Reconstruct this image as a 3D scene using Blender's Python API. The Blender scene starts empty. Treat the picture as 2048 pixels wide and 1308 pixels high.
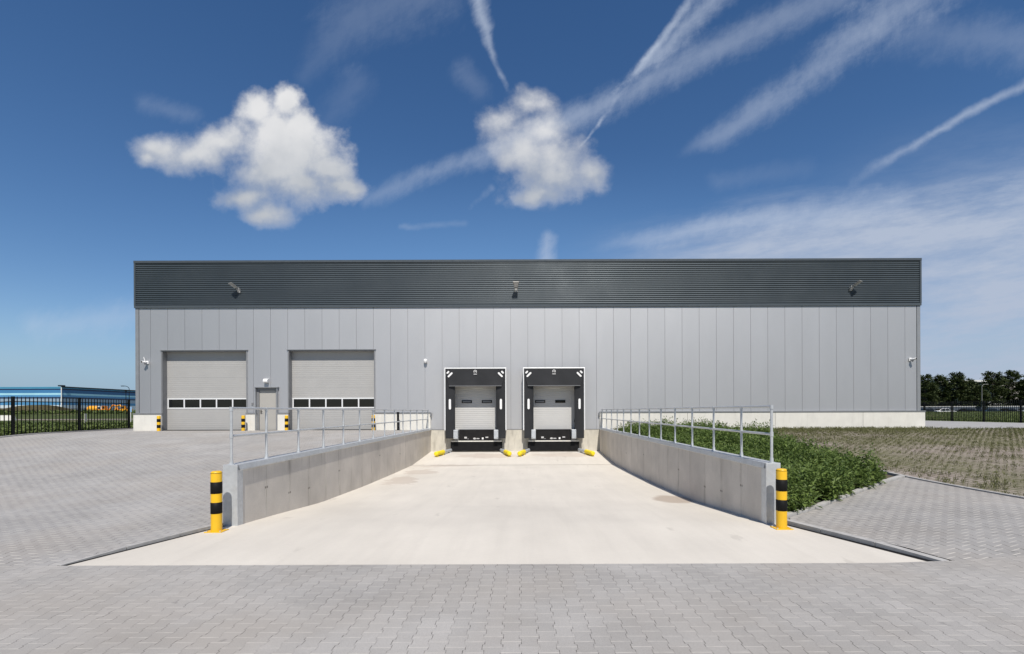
import bpy, math, random
from mathutils import Vector, Matrix
random.seed(7)
R = math.radians
scene = bpy.context.scene
col = scene.collection
F = 967.0; VX = 1043.0; HY = 822.0; CAMZ = 1.0      # calibration of the photograph (2048 px wide)
YF = 28.2                                            # distance of the facade

# ------------------------------------------------------------------ node helpers
class NT:
    def __init__(s, nt): s.t = nt; s.n = nt.nodes; s.l = nt.links
    def put(s, sock, v):
        if v is None: return
        if isinstance(v, bpy.types.NodeSocket): s.l.new(v, sock)
        else:
            if sock.type == 'VECTOR' and not hasattr(v, '__len__'): v = (v, v, v)
            if sock.type == 'RGBA' and len(v) == 3: v = (*v, 1)
            sock.default_value = v
    def m(s, op, a, b=None, c=None, clamp=False):
        n = s.n.new('ShaderNodeMath'); n.operation = op; n.use_clamp = clamp
        for i, v in enumerate((a, b, c)): s.put(n.inputs[i], v)
        return n.outputs[0]
    def v(s, op, a, b=None, sc=None):
        n = s.n.new('ShaderNodeVectorMath'); n.operation = op
        s.put(n.inputs[0], a); s.put(n.inputs[1], b)
        if sc is not None: s.put(n.inputs['Scale'], sc)
        return n.outputs['Value'] if op in ('DOT_PRODUCT', 'LENGTH', 'DISTANCE') else n.outputs['Vector']
    def xyz(s, x=0, y=0, z=0):
        n = s.n.new('ShaderNodeCombineXYZ')
        for i, q in enumerate((x, y, z)): s.put(n.inputs[i], q)
        return n.outputs[0]
    def sep(s, v):
        n = s.n.new('ShaderNodeSeparateXYZ'); s.put(n.inputs[0], v); return n.outputs
    def noise(s, vec, scale, detail=4, rough=.55, color=False, dist=0):
        n = s.n.new('ShaderNodeTexNoise'); s.put(n.inputs['Vector'], vec)
        n.inputs['Scale'].default_value = scale; n.inputs['Detail'].default_value = detail
        n.inputs['Roughness'].default_value = rough; n.inputs['Distortion'].default_value = dist
        return n.outputs['Color' if color else 'Fac']
    def white(s, vec):
        n = s.n.new('ShaderNodeTexWhiteNoise'); n.noise_dimensions = '3D'; s.put(n.inputs['Vector'], vec)
        return n.outputs['Value']
    def rng(s, v, a, b, c=0., d=1., smooth=False):
        n = s.n.new('ShaderNodeMapRange'); n.clamp = True
        if smooth: n.interpolation_type = 'SMOOTHSTEP'
        for i, q in enumerate((v, a, b, c, d)): s.put(n.inputs[i], q)
        return n.outputs[0]
    def mix(s, f, a, b, blend='MIX'):
        n = s.n.new('ShaderNodeMix'); n.data_type = 'RGBA'; n.blend_type = blend
        s.put(n.inputs[0], f); s.put(n.inputs[6], a); s.put(n.inputs[7], b)
        return n.outputs[2]
    def bump(s, h, strength=.3, dist=.01):
        n = s.n.new('ShaderNodeBump'); n.inputs['Strength'].default_value = strength
        n.inputs['Distance'].default_value = dist; s.put(n.inputs['Height'], h)
        return n.outputs[0]
    def pos(s): return s.n.new('ShaderNodeNewGeometry').outputs['Position']

def mat(name):
    m = bpy.data.materials.new(name); m.use_nodes = True
    t = NT(m.node_tree); b = t.n['Principled BSDF']
    return m, t, b

def simple(name, c, rough=.6, metal=0., var=.12, scale=3., bump=0., bscale=40., spec=.5, dirt=0., coat=0.):
    m, t, b = mat(name)
    p = t.pos()
    f = t.rng(t.noise(p, scale, 5), .3, .7, 1 - var, 1 + var)
    cc = t.mix(1, (c[0], c[1], c[2], 1), t.xyz(f, f, f), 'MULTIPLY')
    if dirt:
        d = t.rng(t.noise(t.v('MULTIPLY', p, (3.1, 3.1, .7)), 1.7, 6), .5, .75, 0, dirt)
        cc = t.mix(d, cc, (.10, .085, .065, 1))
    t.put(b.inputs['Base Color'], cc)
    t.put(b.inputs['Roughness'], t.rng(t.noise(p, scale * 2.3, 4), .3, .7, max(.02, rough - .06), min(1, rough + .06)))
    b.inputs['Metallic'].default_value = metal
    b.inputs['Specular IOR Level'].default_value = spec
    b.inputs['Coat Weight'].default_value = coat
    if bump: t.put(b.inputs['Normal'], t.bump(t.noise(p, bscale, 4), bump, .01))
    return m

def paving_mat(name, rot, base=(.35, .338, .326), jw=1.):
    """interlocking H shaped concrete pavers, 165 x 200 mm"""
    m, t, b = mat(name)
    p = t.pos(); x0, y0, _ = t.sep(p)
    # gentle waviness of the laying
    w = t.noise(p, .35, 2, color=True)
    wx, wy, _ = t.sep(w)
    ca, sa = math.cos(rot), math.sin(rot)
    xr = t.m('ADD', t.m('MULTIPLY', x0, ca), t.m('MULTIPLY', y0, sa))
    yr = t.m('SUBTRACT', t.m('MULTIPLY', y0, ca), t.m('MULTIPLY', x0, sa))
    x = t.m('ADD', xr, t.m('MULTIPLY', wx, .035)); y = t.m('ADD', yr, t.m('MULTIPLY', wy, .04))
    P, L, A = .165, .2, .0098
    fy = t.m('FRACT', t.m('DIVIDE', y, L))
    tri = t.m('SUBTRACT', t.m('ABSOLUTE', t.m('SUBTRACT', t.m('MULTIPLY', fy, 4), 2)), 1)
    wv = t.m('MULTIPLY', t.m('MAXIMUM', t.m('MINIMUM', t.m('MULTIPLY', tri, 9), 1), -1), A)
    i = t.m('ROUND', t.m('DIVIDE', x, P))
    par = t.m('SUBTRACT', 1, t.m('MULTIPLY', t.m('MODULO', t.m('ABSOLUTE', i), 2), 2))
    dx = t.m('SUBTRACT', t.m('SUBTRACT', x, t.m('MULTIPLY', i, P)), t.m('MULTIPLY', par, wv))
    c = t.m('ADD', i, t.m('SUBTRACT', t.m('GREATER_THAN', dx, 0), 1))
    ph = t.m('ADD', t.m('DIVIDE', y, L), t.m('ADD', .5, t.m('MULTIPLY', t.m('MODULO', t.m('ABSOLUTE', c), 2), .5)))
    blk = t.m('ROUND', ph)
    dy = t.m('MULTIPLY', t.m('ABSOLUTE', t.m('SUBTRACT', ph, blk)), L)
    adx = t.m('ABSOLUTE', dx)
    jv = t.rng(adx, .0018 * jw, .0046 * jw, 1, 0)
    jh = t.rng(dy, .0022 * jw, .0052 * jw, 1, 0)
    blkf = t.m('FLOOR', ph)
    rnd = t.white(t.xyz(c, blkf, 3.3))
    f = t.m('MULTIPLY', t.rng(rnd, 0, 1, .945, 1.05), t.rng(t.noise(p, .8, 5), .3, .7, .88, 1.12))
    f = t.m('MULTIPLY', f, t.rng(t.noise(p, 150, 3), .3, .7, .86, 1.14))
    f = t.m('MULTIPLY', f, t.rng(t.noise(t.v('ADD', p, (7, 3, 0)), .22, 4), .35, .7, 1.05, .9))
    cc = t.mix(1, (*base, 1), t.xyz(f, f, f), 'MULTIPLY')
    warm = t.rng(t.noise(t.v('ADD', p, (31, 5, 0)), .55, 4), .42, .68)
    cc = t.mix(t.m('MULTIPLY', warm, .5), cc, (base[0] * .98, base[1] * .92, base[2] * .85, 1))
    jn = t.rng(t.noise(p, 9, 3), .3, .65, .25, 1)
    cc = t.mix(t.m('MULTIPLY', jh, t.m('MULTIPLY', jn, .95)), cc, (.60, .565, .51, 1))
    cc = t.mix(t.m('MULTIPLY', jv, t.m('MULTIPLY', t.m('MULTIPLY', t.rng(t.noise(p, 11, 4), .38, .56, .4, 1), t.rng(t.white(t.xyz(i, t.m('FLOOR', t.m('DIVIDE', y, L / 2)), 8.1)), .1, .8, .08, 1)), .95)), cc, (.085, .08, .072, 1))
    spot = t.rng(t.noise(t.v('ADD', p, (3, 9, 2)), 3.1, 3), .70, .76)
    cc = t.mix(t.m('MULTIPLY', spot, .5), cc, (.16, .155, .15, 1))
    t.put(b.inputs['Base Color'], cc); b.inputs['Roughness'].default_value = .85
    b.inputs['Specular IOR Level'].default_value = .3
    h = t.m('SUBTRACT', t.m('MULTIPLY', t.noise(p, 90, 3), .12), t.m('ADD', t.m('MULTIPLY', jv, .5), t.m('MULTIPLY', jh, .05)))
    h = t.m('ADD', h, t.m('MULTIPLY', rnd, .25))
    t.put(b.inputs['Normal'], t.bump(h, .5, .006))
    return m

M = {}
M['pave'] = paving_mat('pavers', 0, (.372, .356, .338))
M['pave_l'] = paving_mat('pavers_yard', R(-9), (.35, .338, .326), 1.9)
M['pave_r'] = paving_mat('pavers_side', R(17), (.345, .333, .32), 2.1)
M['clad'] = None

def slab_mat():
    m, t, b = mat('ramp_concrete')
    p = t.pos(); x, y, _ = t.sep(p)
    st = t.noise(t.v('MULTIPLY', p, (1.6, .22, 1)), 1.3, 6, .6)
    f = t.m('MULTIPLY', t.rng(st, .3, .7, .955, 1.035), t.rng(t.noise(p, .5, 5), .3, .7, .94, 1.05))
    f = t.m('MULTIPLY', f, t.rng(t.noise(t.v('MULTIPLY', p, (1, 6, 1)), 14, 3), .3, .7, .975, 1.025))
    f = t.m('MULTIPLY', f, t.rng(t.noise(p, 110, 3), .3, .7, .965, 1.035))
    cc = t.mix(1, (.64, .597, .53, 1), t.xyz(f, f, f), 'MULTIPLY')
    wn = t.noise(p, 1.1, 5, color=True)
    wx, wy, _ = t.sep(wn)
    def stain(cx, cy, rx, ry, amt, c, warp=1.5):
        nonlocal cc
        a = t.m('DIVIDE', t.m('ADD', t.m('SUBTRACT', x, cx), t.m('MULTIPLY', t.m('SUBTRACT', wx, .5), warp)), rx)
        q = t.m('DIVIDE', t.m('ADD', t.m('SUBTRACT', y, cy), t.m('MULTIPLY', t.m('SUBTRACT', wy, .5), warp)), ry)
        d = t.m('SQRT', t.m('ADD', t.m('MULTIPLY', a, a), t.m('MULTIPLY', q, q)))
        cc = t.mix(t.m('MULTIPLY', t.rng(d, .75, 1.05, 1, 0), amt), cc, (*c, 1))
    stain(4.05, 13.0, .55, .85, .62, (.33, .25, .19), .5)
    stain(-4.3, 20.5, .7, 1.2, .40, (.40, .32, .26), 2.6)
    stain(-4.4, 17.6, .45, 1.5, .42, (.40, .32, .26), 2.4)
    stain(-3.6, 23.0, 1.6, .5, .4, (.42, .35, .3), 2.)
    stain(-1.9, 26.4, 1.6, .9, .45, (.45, .36, .3), 1.8)
    stain(2.2, 26.6, 1.8, .8, .4, (.47, .38, .31), 1.8)
    tyre = t.rng(t.noise(t.v('MULTIPLY', p, (2.2, .12, 1)), 2.1, 4), .55, .7, 0, .08)
    cc = t.mix(tyre, cc, (.40, .37, .33, 1))
    sp = t.rng(t.noise(t.v('MULTIPLY', p, (1, .35, 1)), 2.4, 4), .66, .72, 0, .3)
    cc = t.mix(sp, cc, (.36, .33, .29, 1))
    t.put(b.inputs['Base Color'], cc); b.inputs['Roughness'].default_value = .88
    b.inputs['Specular IOR Level'].default_value = .25
    t.put(b.inputs['Normal'], t.bump(t.m('ADD', t.noise(t.v('MULTIPLY', p, (1, 5, 1)), 30, 3), t.noise(p, 120, 2)), .25, .004))
    return m
M['slab'] = slab_mat()

def wall_mat():
    m, t, b = mat('wall_concrete')
    p = t.pos(); x, y, z = t.sep(p)
    pn = t.m('FLOOR', t.m('SUBTRACT', y, 9.0))
    rnd = t.white(t.xyz(pn, t.m('SIGN', x), 1.7))
    f = t.m('MULTIPLY', t.rng(rnd, 0, 1, .95, 1.04), t.rng(t.noise(p, 1.2, 6), .3, .7, .88, 1.1))
    f = t.m('MULTIPLY', f, t.rng(t.noise(p, 45, 4), .3, .7, .95, 1.05))
    cc = t.mix(1, (.64, .588, .52, 1), t.xyz(f, f, f), 'MULTIPLY')
    fr = t.m('ABSOLUTE', t.m('SUBTRACT', t.m('FRACT', t.m('SUBTRACT', y, 8.5)), .5))       # 0 at a joint
    near = t.rng(fr, .0, .12, 1, 0)
    drip = t.rng(t.noise(t.v('MULTIPLY', p, (1, 9, .8)), 1.6, 5), .5, .68)
    cc = t.mix(t.m('MULTIPLY', t.m('MULTIPLY', near, drip), .6), cc, (.25, .215, .18, 1))
    run = t.m('MULTIPLY', t.rng(t.noise(t.v('MULTIPLY', p, (1, 7, .35)), 2.2, 5), .55, .75), t.rng(z, -.55, -.05, 0, 1))
    cc = t.mix(t.m('MULTIPLY', run, .4), cc, (.22, .195, .165, 1))
    # form tie holes low on the joints
    dz = t.m('ADD', z, t.rng(t.white(t.xyz(t.m('ROUND', y), 2, 2)), 0, 1, .55, .9))
    yy = t.m('SUBTRACT', fr, .035)
    d = t.m('SQRT', t.m('ADD', t.m('MULTIPLY', yy, yy), t.m('MULTIPLY', dz, dz)))
    cc = t.mix(t.m('MULTIPLY', t.rng(d, .016, .032, .85, 0), t.m('GREATER_THAN', t.white(t.xyz(t.m('ROUND', y), 5, 2)), .62)), cc, (.16, .14, .115, 1))
    t.put(b.inputs['Base Color'], cc); b.inputs['Roughness'].default_value = .85
    b.inputs['Specular IOR Level'].default_value = .3
    t.put(b.inputs['Normal'], t.bump(t.noise(p, 25, 5), .2, .008))
    return m
M['wall'] = wall_mat()

def clad_mat():
    m, t, b = mat('silver_panel')
    p = t.pos(); x, y, z = t.sep(p)
    pn = t.m('FLOOR', t.m('ADD', x, 4.62))
    rnd = t.white(t.xyz(pn, 1, 1))
    f = t.m('MULTIPLY', t.rng(rnd, 0, 1, .99, 1.01), t.rng(t.noise(t.v('MULTIPLY', p, (1, 1, .3)), .8, 4), .3, .7, .975, 1.025))
    cc = t.mix(1, (.555, .558, .57, 1), t.xyz(f, f, f), 'MULTIPLY')
    t.put(b.inputs['Base Color'], cc)
    b.inputs['Metallic'].default_value = .88
    t.put(b.inputs['Roughness'], t.rng(rnd, 0, 1, .578, .583))
    rib = t.m('SINE', t.m('MULTIPLY', x, 2 * math.pi / .1))
    h = t.m('ADD', t.m('MULTIPLY', rib, .12), t.noise(t.v('MULTIPLY', p, (1, 1, .4)), 1.2, 3))
    t.put(b.inputs['Normal'], t.bump(h, .10, .01))
    return m
M['clad'] = clad_mat()
M['clad_in'] = simple('panel_joint', (.21, .21, .22), .8)
M['trim'] = simple('grey_trim', (.33, .34, .355), .45, .4, .05)
M['band'] = simple('anthracite_sheet', (.060, .078, .093), .42, .3, .02, .3, spec=.6)
M['band_cap'] = simple('anthracite_trim', (.085, .10, .112), .4, .2, .05)
M['plinth'] = simple('pale_concrete', (.70, .685, .635), .85, 0, .05, 1.5, .1, 30, .3, .10)
M['base'] = simple('base_concrete', (.56, .53, .46), .88, 0, .12, 1.6, .2, 20, .3, .35)
M['door'] = simple('door_grey', (.425, .42, .41), .5, .1, .03, 1.2)
M['door_l'] = simple('dock_door_grey', (.56, .558, .55), .5, .05, .03, 1.2)
M['pdoor'] = simple('personnel_door_grey', (.42, .405, .375), .5, .05, .03, 1.2)
M['frame_w'] = simple('white_aluminium', (.80, .81, .82), .4, .1, .03)
M['reveal'] = simple('reveal_grey', (.23, .235, .245), .5, .2, .05)
M['dark'] = simple('dark_interior', (.02, .02, .02), .9)
M['rubber'] = simple('black_rubber', (.013, .013, .014), .8, 0, .2, 4, .2, 30, .12)
M['black'] = simple('black_steel', (.016, .0155, .016), .55, 0, .25, 2, .05, 30, .15, .06)
M['curtain'] = simple('charcoal_curtain', (.024, .025, .028), .6, 0, .15, 1.4, .25, 3, .28)
M['white'] = simple('white_plastic', (.82, .82, .82), .45, 0, .02)
M['sticker'] = simple('grey_sticker', (.50, .50, .50), .5, 0, .1, 30)
M['galv'] = None
M['steel'] = simple('light_steel', (.55, .58, .61), .45, .4, .08, 4)
M['lemon'] = simple('lemon_paint', (.86, .66, .02), .5, 0, .06, 4, .05, 20, .4, .1)
M['yellow'] = simple('yellow_paint', (.80, .47, .012), .42, 0, .07, 3, .03, 20, .45, .16, .15)
M['blackband'] = simple('black_band', (.010, .010, .010), .6, 0, .1, spec=.12)
M['kerb'] = simple('kerb_concrete', (.42, .41, .395), .88, 0, .12, 5, .15, 60, .3, .25)
M['soil'] = simple('bed_soil', (.115, .095, .065), .95, 0, .4, 3, .6, 30, .2)
M['fence'] = simple('black_fence_coating', (.008, .009, .009), .6, .0, .1, spec=.15)
M['lamp'] = simple('lamp_grey', (.27, .265, .25), .5, .3, .05)
M['bracket'] = simple('pale_bracket', (.5, .5, .49), .4, .3, .05)
M['orange'] = simple('orange_paint', (.78, .27, .02), .45, 0, .08, 1)
M['orange_y'] = simple('yellow_orange_paint', (.85, .38, .02), .45, 0, .08, 1)
M['tyre'] = simple('tyre_rubber', (.02, .02, .02), .8)
M['glass_d'] = simple('car_glass', (.015, .018, .02), .1, 0, .02, spec=.5)

def galv():
    m, t, b = mat('galvanised_steel')
    p = t.pos()
    f = t.m('MULTIPLY', t.rng(t.noise(p, 14, 3), .3, .7, .92, 1.07), t.rng(t.noise(p, 2, 4), .3, .7, .93, 1.06))
    t.put(b.inputs['Base Color'], t.mix(1, (.57, .59, .605, 1), t.xyz(f, f, f), 'MULTIPLY'))
    b.inputs['Metallic'].default_value = .4
    t.put(b.inputs['Roughness'], t.rng(t.noise(p, 9, 3), .3, .7, .38, .52))
    return m
M['galv'] = galv()

def glass():
    m, t, b = mat('dark_pane')
    p = t.pos()
    b.inputs['Base Color'].default_value = (.012, .014, .015, 1)
    b.inputs['Roughness'].default_value = .06
    b.inputs['Specular IOR Level'].default_value = .28
    t.put(b.inputs['Normal'], t.bump(t.noise(p, 1.1, 2), .03, .02))
    return m
M['pane'] = glass()

def leafmat(name, c1, c2, trans=.25, rough=.55, scale=2.5):
    m, t, b = mat(name)
    p = t.pos()
    g = t.n.new('ShaderNodeNewGeometry').outputs['Random Per Island']
    f = t.m('ADD', t.m('MULTIPLY', g, .6), t.m('MULTIPLY', t.rng(t.noise(p, scale, 3), .3, .7), .4))
    cc = t.mix(f, (*c1, 1), (*c2, 1))
    t.put(b.inputs['Base Color'], cc); b.inputs['Roughness'].default_value = rough
    b.inputs['Specular IOR Level'].default_value = .35
    tr = t.n.new('ShaderNodeBsdfTranslucent'); t.put(tr.inputs['Color'], cc)
    mx = t.n.new('ShaderNodeMixShader'); mx.inputs[0].default_value = trans
    t.l.new(b.outputs[0], mx.inputs[1]); t.l.new(tr.outputs[0], mx.inputs[2])
    t.l.new(mx.outputs[0], t.n['Material Output'].inputs[0])
    return m
M['leaf'] = leafmat('weed_leaf', (.034, .076, .015), (.23, .31, .08), .34)
M['drygrass'] = leafmat('dry_grass', (.075, .085, .028), (.18, .18, .07), .2, .7)
M['weed'] = leafmat('field_weed', (.05, .085, .018), (.16, .20, .055), .25, .6)
M['conifer'] = leafmat('conifer_needles', (.026, .044, .015), (.10, .125, .042), .08, .6, .6)
M['bark'] = simple('bark', (.07, .052, .038), .9, 0, .3, 6)

def turf_mat():
    m, t, b = mat('grass_paver_field')
    p = t.pos(); x, y, _ = t.sep(p)
    gx = t.m('ABSOLUTE', t.m('SUBTRACT', t.m('FRACT', t.m('DIVIDE', x, .25)), .5))
    gy = t.m('ABSOLUTE', t.m('SUBTRACT', t.m('FRACT', t.m('DIVIDE', y, .25)), .5))
    hole = t.m('MULTIPLY', t.rng(gx, .20, .26), t.rng(gy, .14, .20))
    big = t.noise(p, .28, 5); md = t.noise(p, 1.6, 5)
    f = t.rng(t.noise(p, 40, 4), .3, .7, .82, 1.18)
    conc = t.mix(t.rng(md, .35, .65), (.255, .215, .18, 1), (.34, .295, .26, 1))
    grn = t.mix(t.rng(md, .35, .65), (.10, .105, .045, 1), (.17, .16, .08, 1))
    far = t.rng(y, 12, 25)
    cov = t.m('MULTIPLY', t.rng(t.m('ADD', big, t.m('MULTIPLY', far, .16)), .46, .66), t.rng(t.noise(p, 6, 4), .3, .6, .35, 1))
    cc = t.mix(t.m('MULTIPLY', cov, .8), conc, grn)
    cc = t.mix(t.m('MULTIPLY', hole, t.rng(t.noise(p, 3.2, 3), .4, .6, .45, .95)), cc, t.mix(t.rng(big, .4, .6), (.085, .07, .048, 1), (.075, .085, .03, 1)))
    cc = t.mix(1, cc, t.xyz(f, f, f), 'MULTIPLY')
    t.put(b.inputs['Base Color'], cc); b.inputs['Roughness'].default_value = .95
    b.inputs['Specular IOR Level'].default_value = .15
    t.put(b.inputs['Normal'], t.bump(t.m('SUBTRACT', t.noise(p, 30, 3), hole), .5, .02))
    return m
M['turf'] = turf_mat()

def ground_mat():
    m, t, b = mat('rough_ground')
    p = t.pos(); x, y, _ = t.sep(p)
    a = t.noise(p, .09, 6); q = t.noise(p, 1.3, 5)
    cc = t.mix(t.rng(q, .35, .65), (.045, .062, .02, 1), (.085, .105, .035, 1))
    cc = t.mix(t.rng(a, .52, .66, 0, .7), cc, (.17, .14, .09, 1))
    t.put(b.inputs['Base Color'], cc); b.inputs['Roughness'].default_value = .95
    b.inputs['Specular IOR Level'].default_value = .15
    t.put(b.inputs['Normal'], t.bump(q, .6, .15))
    return m
M['ground'] = ground_mat()
M['road'] = simple('road_grey', (.36, .355, .35), .9, 0, .08, .8, .1, 40, .2)
M['farroad'] = simple('sandy_road', (.30, .255, .215), .9, 0, .15, .5)
M['mound'] = simple('soil_mound', (.085, .075, .038), .95, 0, .45, .25, .6, 2, .1)

# ------------------------------------------------------------------ mesh builder
class MB:
    def __init__(s): s.v = []; s.f = []; s.sm = []
    def add(s, vs, fs, smooth=False):
        k = len(s.v); s.v += [tuple(q) for q in vs]
        s.f += [tuple(i + k for i in f) for f in fs]; s.sm += [smooth] * len(fs)
        return s
    def box(s, x0, x1, y0, y1, z0, z1):
        vs = [(x, y, z) for z in (z0, z1) for y in (y0, y1) for x in (x0, x1)]
        return s.add(vs, [(0, 2, 3, 1), (4, 5, 7, 6), (0, 1, 5, 4), (2, 6, 7, 3), (0, 4, 6, 2), (1, 3, 7, 5)])
    def tube(s, a, b, r, n=10, r2=None, cap=True):
        a = Vector(a); b = Vector(b); r2 = r if r2 is None else r2
        d = (b - a).normalized(); u = d.orthogonal().normalized(); w = d.cross(u)
        vs = []
        for c, rr in ((a, r), (b, r2)):
            vs += [c + (u * math.cos(2 * math.pi * i / n) + w * math.sin(2 * math.pi * i / n)) * rr for i in range(n)]
        s.add(vs, [(i, (i + 1) % n, n + (i + 1) % n, n + i) for i in range(n)], True)
        if cap: s.add(vs, [tuple(range(n))[::-1], tuple(range(n, 2 * n))])
        return s
    def lathe(s, cx, cy, prof, n=20):
        vs = []; k = len(prof)
        for r, z in prof:
            vs += [(cx + r * math.cos(2 * math.pi * i / n), cy + r * math.sin(2 * math.pi * i / n), z) for i in range(n)]
        fs = [(j * n + i, j * n + (i + 1) % n, (j + 1) * n + (i + 1) % n, (j + 1) * n + i) for j in range(k - 1) for i in range(n)]
        s.add(vs, fs, True)
        s.add(vs[-n:], [tuple(range(n))]); s.add(vs[:n], [tuple(range(n))[::-1]])
        return s
    def prism(s, poly, axis, a, b):
        """extrude a 2-D polygon along an axis"""
        n = len(poly)
        def P(q, t):
            return {'x': (t, q[0], q[1]), 'y': (q[0], t, q[1]), 'z': (q[0], q[1], t)}[axis]
        vs = [P(q, a) for q in poly] + [P(q, b) for q in poly]
        return s.add(vs, [tuple(range(n))[::-1], tuple(range(n, 2 * n))] + [(i, (i + 1) % n, n + (i + 1) % n, n + i) for i in range(n)])
    def quad(s, *p): return s.add(p, [tuple(range(len(p)))])
    def grid(s, rows):
        nx = len(rows[0]); vs = [q for r in rows for q in r]
        return s.add(vs, [(j * nx + i, j * nx + i + 1, (j + 1) * nx + i + 1, (j + 1) * nx + i) for j in range(len(rows) - 1) for i in range(nx - 1)], True)
    def build(s, name, m, parent=None, bevel=0, loc=None, recalc=False):
        me = bpy.data.meshes.new(name); me.from_pydata(s.v, [], s.f); me.update()
        me.polygons.foreach_set('use_smooth', s.sm)
        me.materials.append(m)
        o = bpy.data.objects.new(name, me); col.objects.link(o)
        if recalc:
            import bmesh
            bm = bmesh.new(); bm.from_mesh(me); bmesh.ops.recalc_face_normals(bm, faces=bm.faces); bm.to_mesh(me); bm.free()
        if parent: o.parent = parent
        if loc: o.location = loc
        if bevel:
            bv = o.modifiers.new('bevel', 'BEVEL'); bv.width = bevel; bv.segments = 2; bv.limit_method = 'ANGLE'; bv.angle_limit = R(50)
        return o

def tag(o, label=None, cat=None, group=None, kind=None):
    if label: o['label'] = label
    if cat: o['category'] = cat
    if group: o['group'] = group
    if kind: o['kind'] = kind
    return o
def thing(name, label, cat, loc=(0, 0, 0), rz=0, group=None):
    o = bpy.data.objects.new(name, None); col.objects.link(o); o.location = loc; o.rotation_euler = (0, 0, rz)
    o.empty_display_size = .2
    return tag(o, label, cat, group)
def kids(o): return [c for c in bpy.data.objects if c.parent == o]
def dup(root, loc, label, rz=None, group=None, scale=None):
    r = root.copy(); col.objects.link(r); r.location = loc
    if rz is not None: r.rotation_euler = (0, 0, rz)
    if scale: r.scale = scale
    r['label'] = label
    if group: r['group'] = group
    for ch in kids(root):
        c = ch.copy(); col.objects.link(c); c.parent = r
        for g in kids(ch):
            d = g.copy(); col.objects.link(d); d.parent = c
    return r
def S(t): t = max(0., min(1., t)); return t * t * (3 - 2 * t)
def lerp(a, b, t): return a + (b - a) * t

# ------------------------------------------------------------------ levels of the site
ZS = [(6.3, -1.095), (9.0, -1.11), (10.2, -1.19), (12.7, -1.385), (16.25, -1.5), (20, -1.565), (23.3, -1.6), (28.4, -1.335)]
def slab_z(y):
    for (a, za), (b, zb) in zip(ZS, ZS[1:]):
        if y <= b: return lerp(za, zb, max(0, (y - a) / (b - a)))
    return ZS[-1][1]
def left_z(y): return -.075 - 1.015 * S((25 - y) / 15.5) + .03 * S((y - 6.6) / .6) * S((12 - y) / 2)
def field_z(y): return -.09 - .70 * S((25 - y) / 14.)
def right_z(x, y):
    up = .04 * S((y - 6.6) / .6)
    low = field_z(y) - (.30 - up) * (1 - S((y - 9.5) / 8)) if y > 9.5 else -1.09 + up
    return lerp(low, field_z(y), S((x - 5) / 5)) if y > 6.6 else lerp(-1.09, lerp(-1.09, field_z(y), S((y - 2) / 4.6)), S((x - 5) / 5))
def fence_x(y): return -25.45 + (31.5 - y) * .115
YE = 6.6
def slab_l(y): return -6.28 + (min(y, 9) - YE) * (.76 / 2.4)
def slab_r(y): return 5.72 - (min(y, 9) - YE) * (.90 / 2.4)

# ------------------------------------------------------------------ setting: ground, paving, slab
ys = [-3000, -600, -100, -30, -12.5, -12, 0, 10, 18, 24, 28, 32, 34, 45, 60, 70, 78, 78.6, 82, 86, 90, 94, 98, 102, 106, 112, 120, 140, 200, 400, 1000, 4000]
def gcols(y):
    L = fence_x(max(-12, min(y, 32))) if y < 33 else -22
    Rr = 41.2
    return [-4000, -900, -300, -200, -140, -110, -80, -60, -45, -35, L - 4, L - .35, L - .15, L + 4, 0, Rr - 3, Rr - .1, Rr + .2, 45, 55, 70, 90, 130, 200, 400, 1000, 4000]
def ground_z(x, y):
    L = fence_x(max(-12, min(y, 32))) if y < 33 else -22
    if y < -12.2: return -1.2
    if L - .2 < x < 41.1 and y < 78.3: return -2.4
    z = -.2
    if x < L:
        if y < 20: z = lerp(-1., -.2, S((y + 5) / 25))
        z += 1.05 * S((y - 87) / 12) * S((124 - y) / 20)
    else:
        z += .75 * S((y - 60) / 38) * S((122 - y) / 20)
    return z
rows = [[(x, y, ground_z(x, y)) for x in gcols(y)] for y in ys]
g = MB().grid(rows).build('ground', M['ground']); tag(g, kind='structure')

mb = MB(); nx, ny = 40, 40
mb.grid([[(x, y, -1.09 if x < 5 else right_z(x, y)) for x in [lerp(fence_x(y), 41, i / 60) for i in range(61)]] for y in [lerp(-12, YE, j / 12) for j in range(13)]])
o = mb.build('forecourt_paving', M['pave']); tag(o, kind='structure')
def yard_rb(y): return slab_l(y) - .07 if y < 9 else -5.54
mb = MB(); yy = [lerp(YE, 9, j / 8) for j in range(8)] + [lerp(9, 28.12, j / 40) for j in range(41)]
mb.grid([[(lerp(fence_x(y), yard_rb(y), i / 30), y, left_z(y)) for i in range(31)] for y in yy])
mb.grid([[(lerp(fence_x(y), -22.62, i / 4), y, left_z(y)) for i in range(5)] for y in (28.12, 30, 32)])
o = mb.build('yard_paving', M['pave_l']); tag(o, kind='structure')
def fan_lb(y): return slab_r(y) + .17 if y < 9.25 else lerp(5.12, 10.0, (y - 9.25) / 3.35)
mb = MB(); yy = [lerp(YE, 9.25, j / 10) for j in range(10)] + [lerp(9.25, 12.6, j / 14) for j in range(15)]
mb.grid([[(x, y, right_z(x, y)) for x in [lerp(fan_lb(y), 10.02, i / 24) for i in range(25)]] for y in yy])
o = mb.build('side_paving', M['pave_r']); tag(o, kind='structure')
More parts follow.
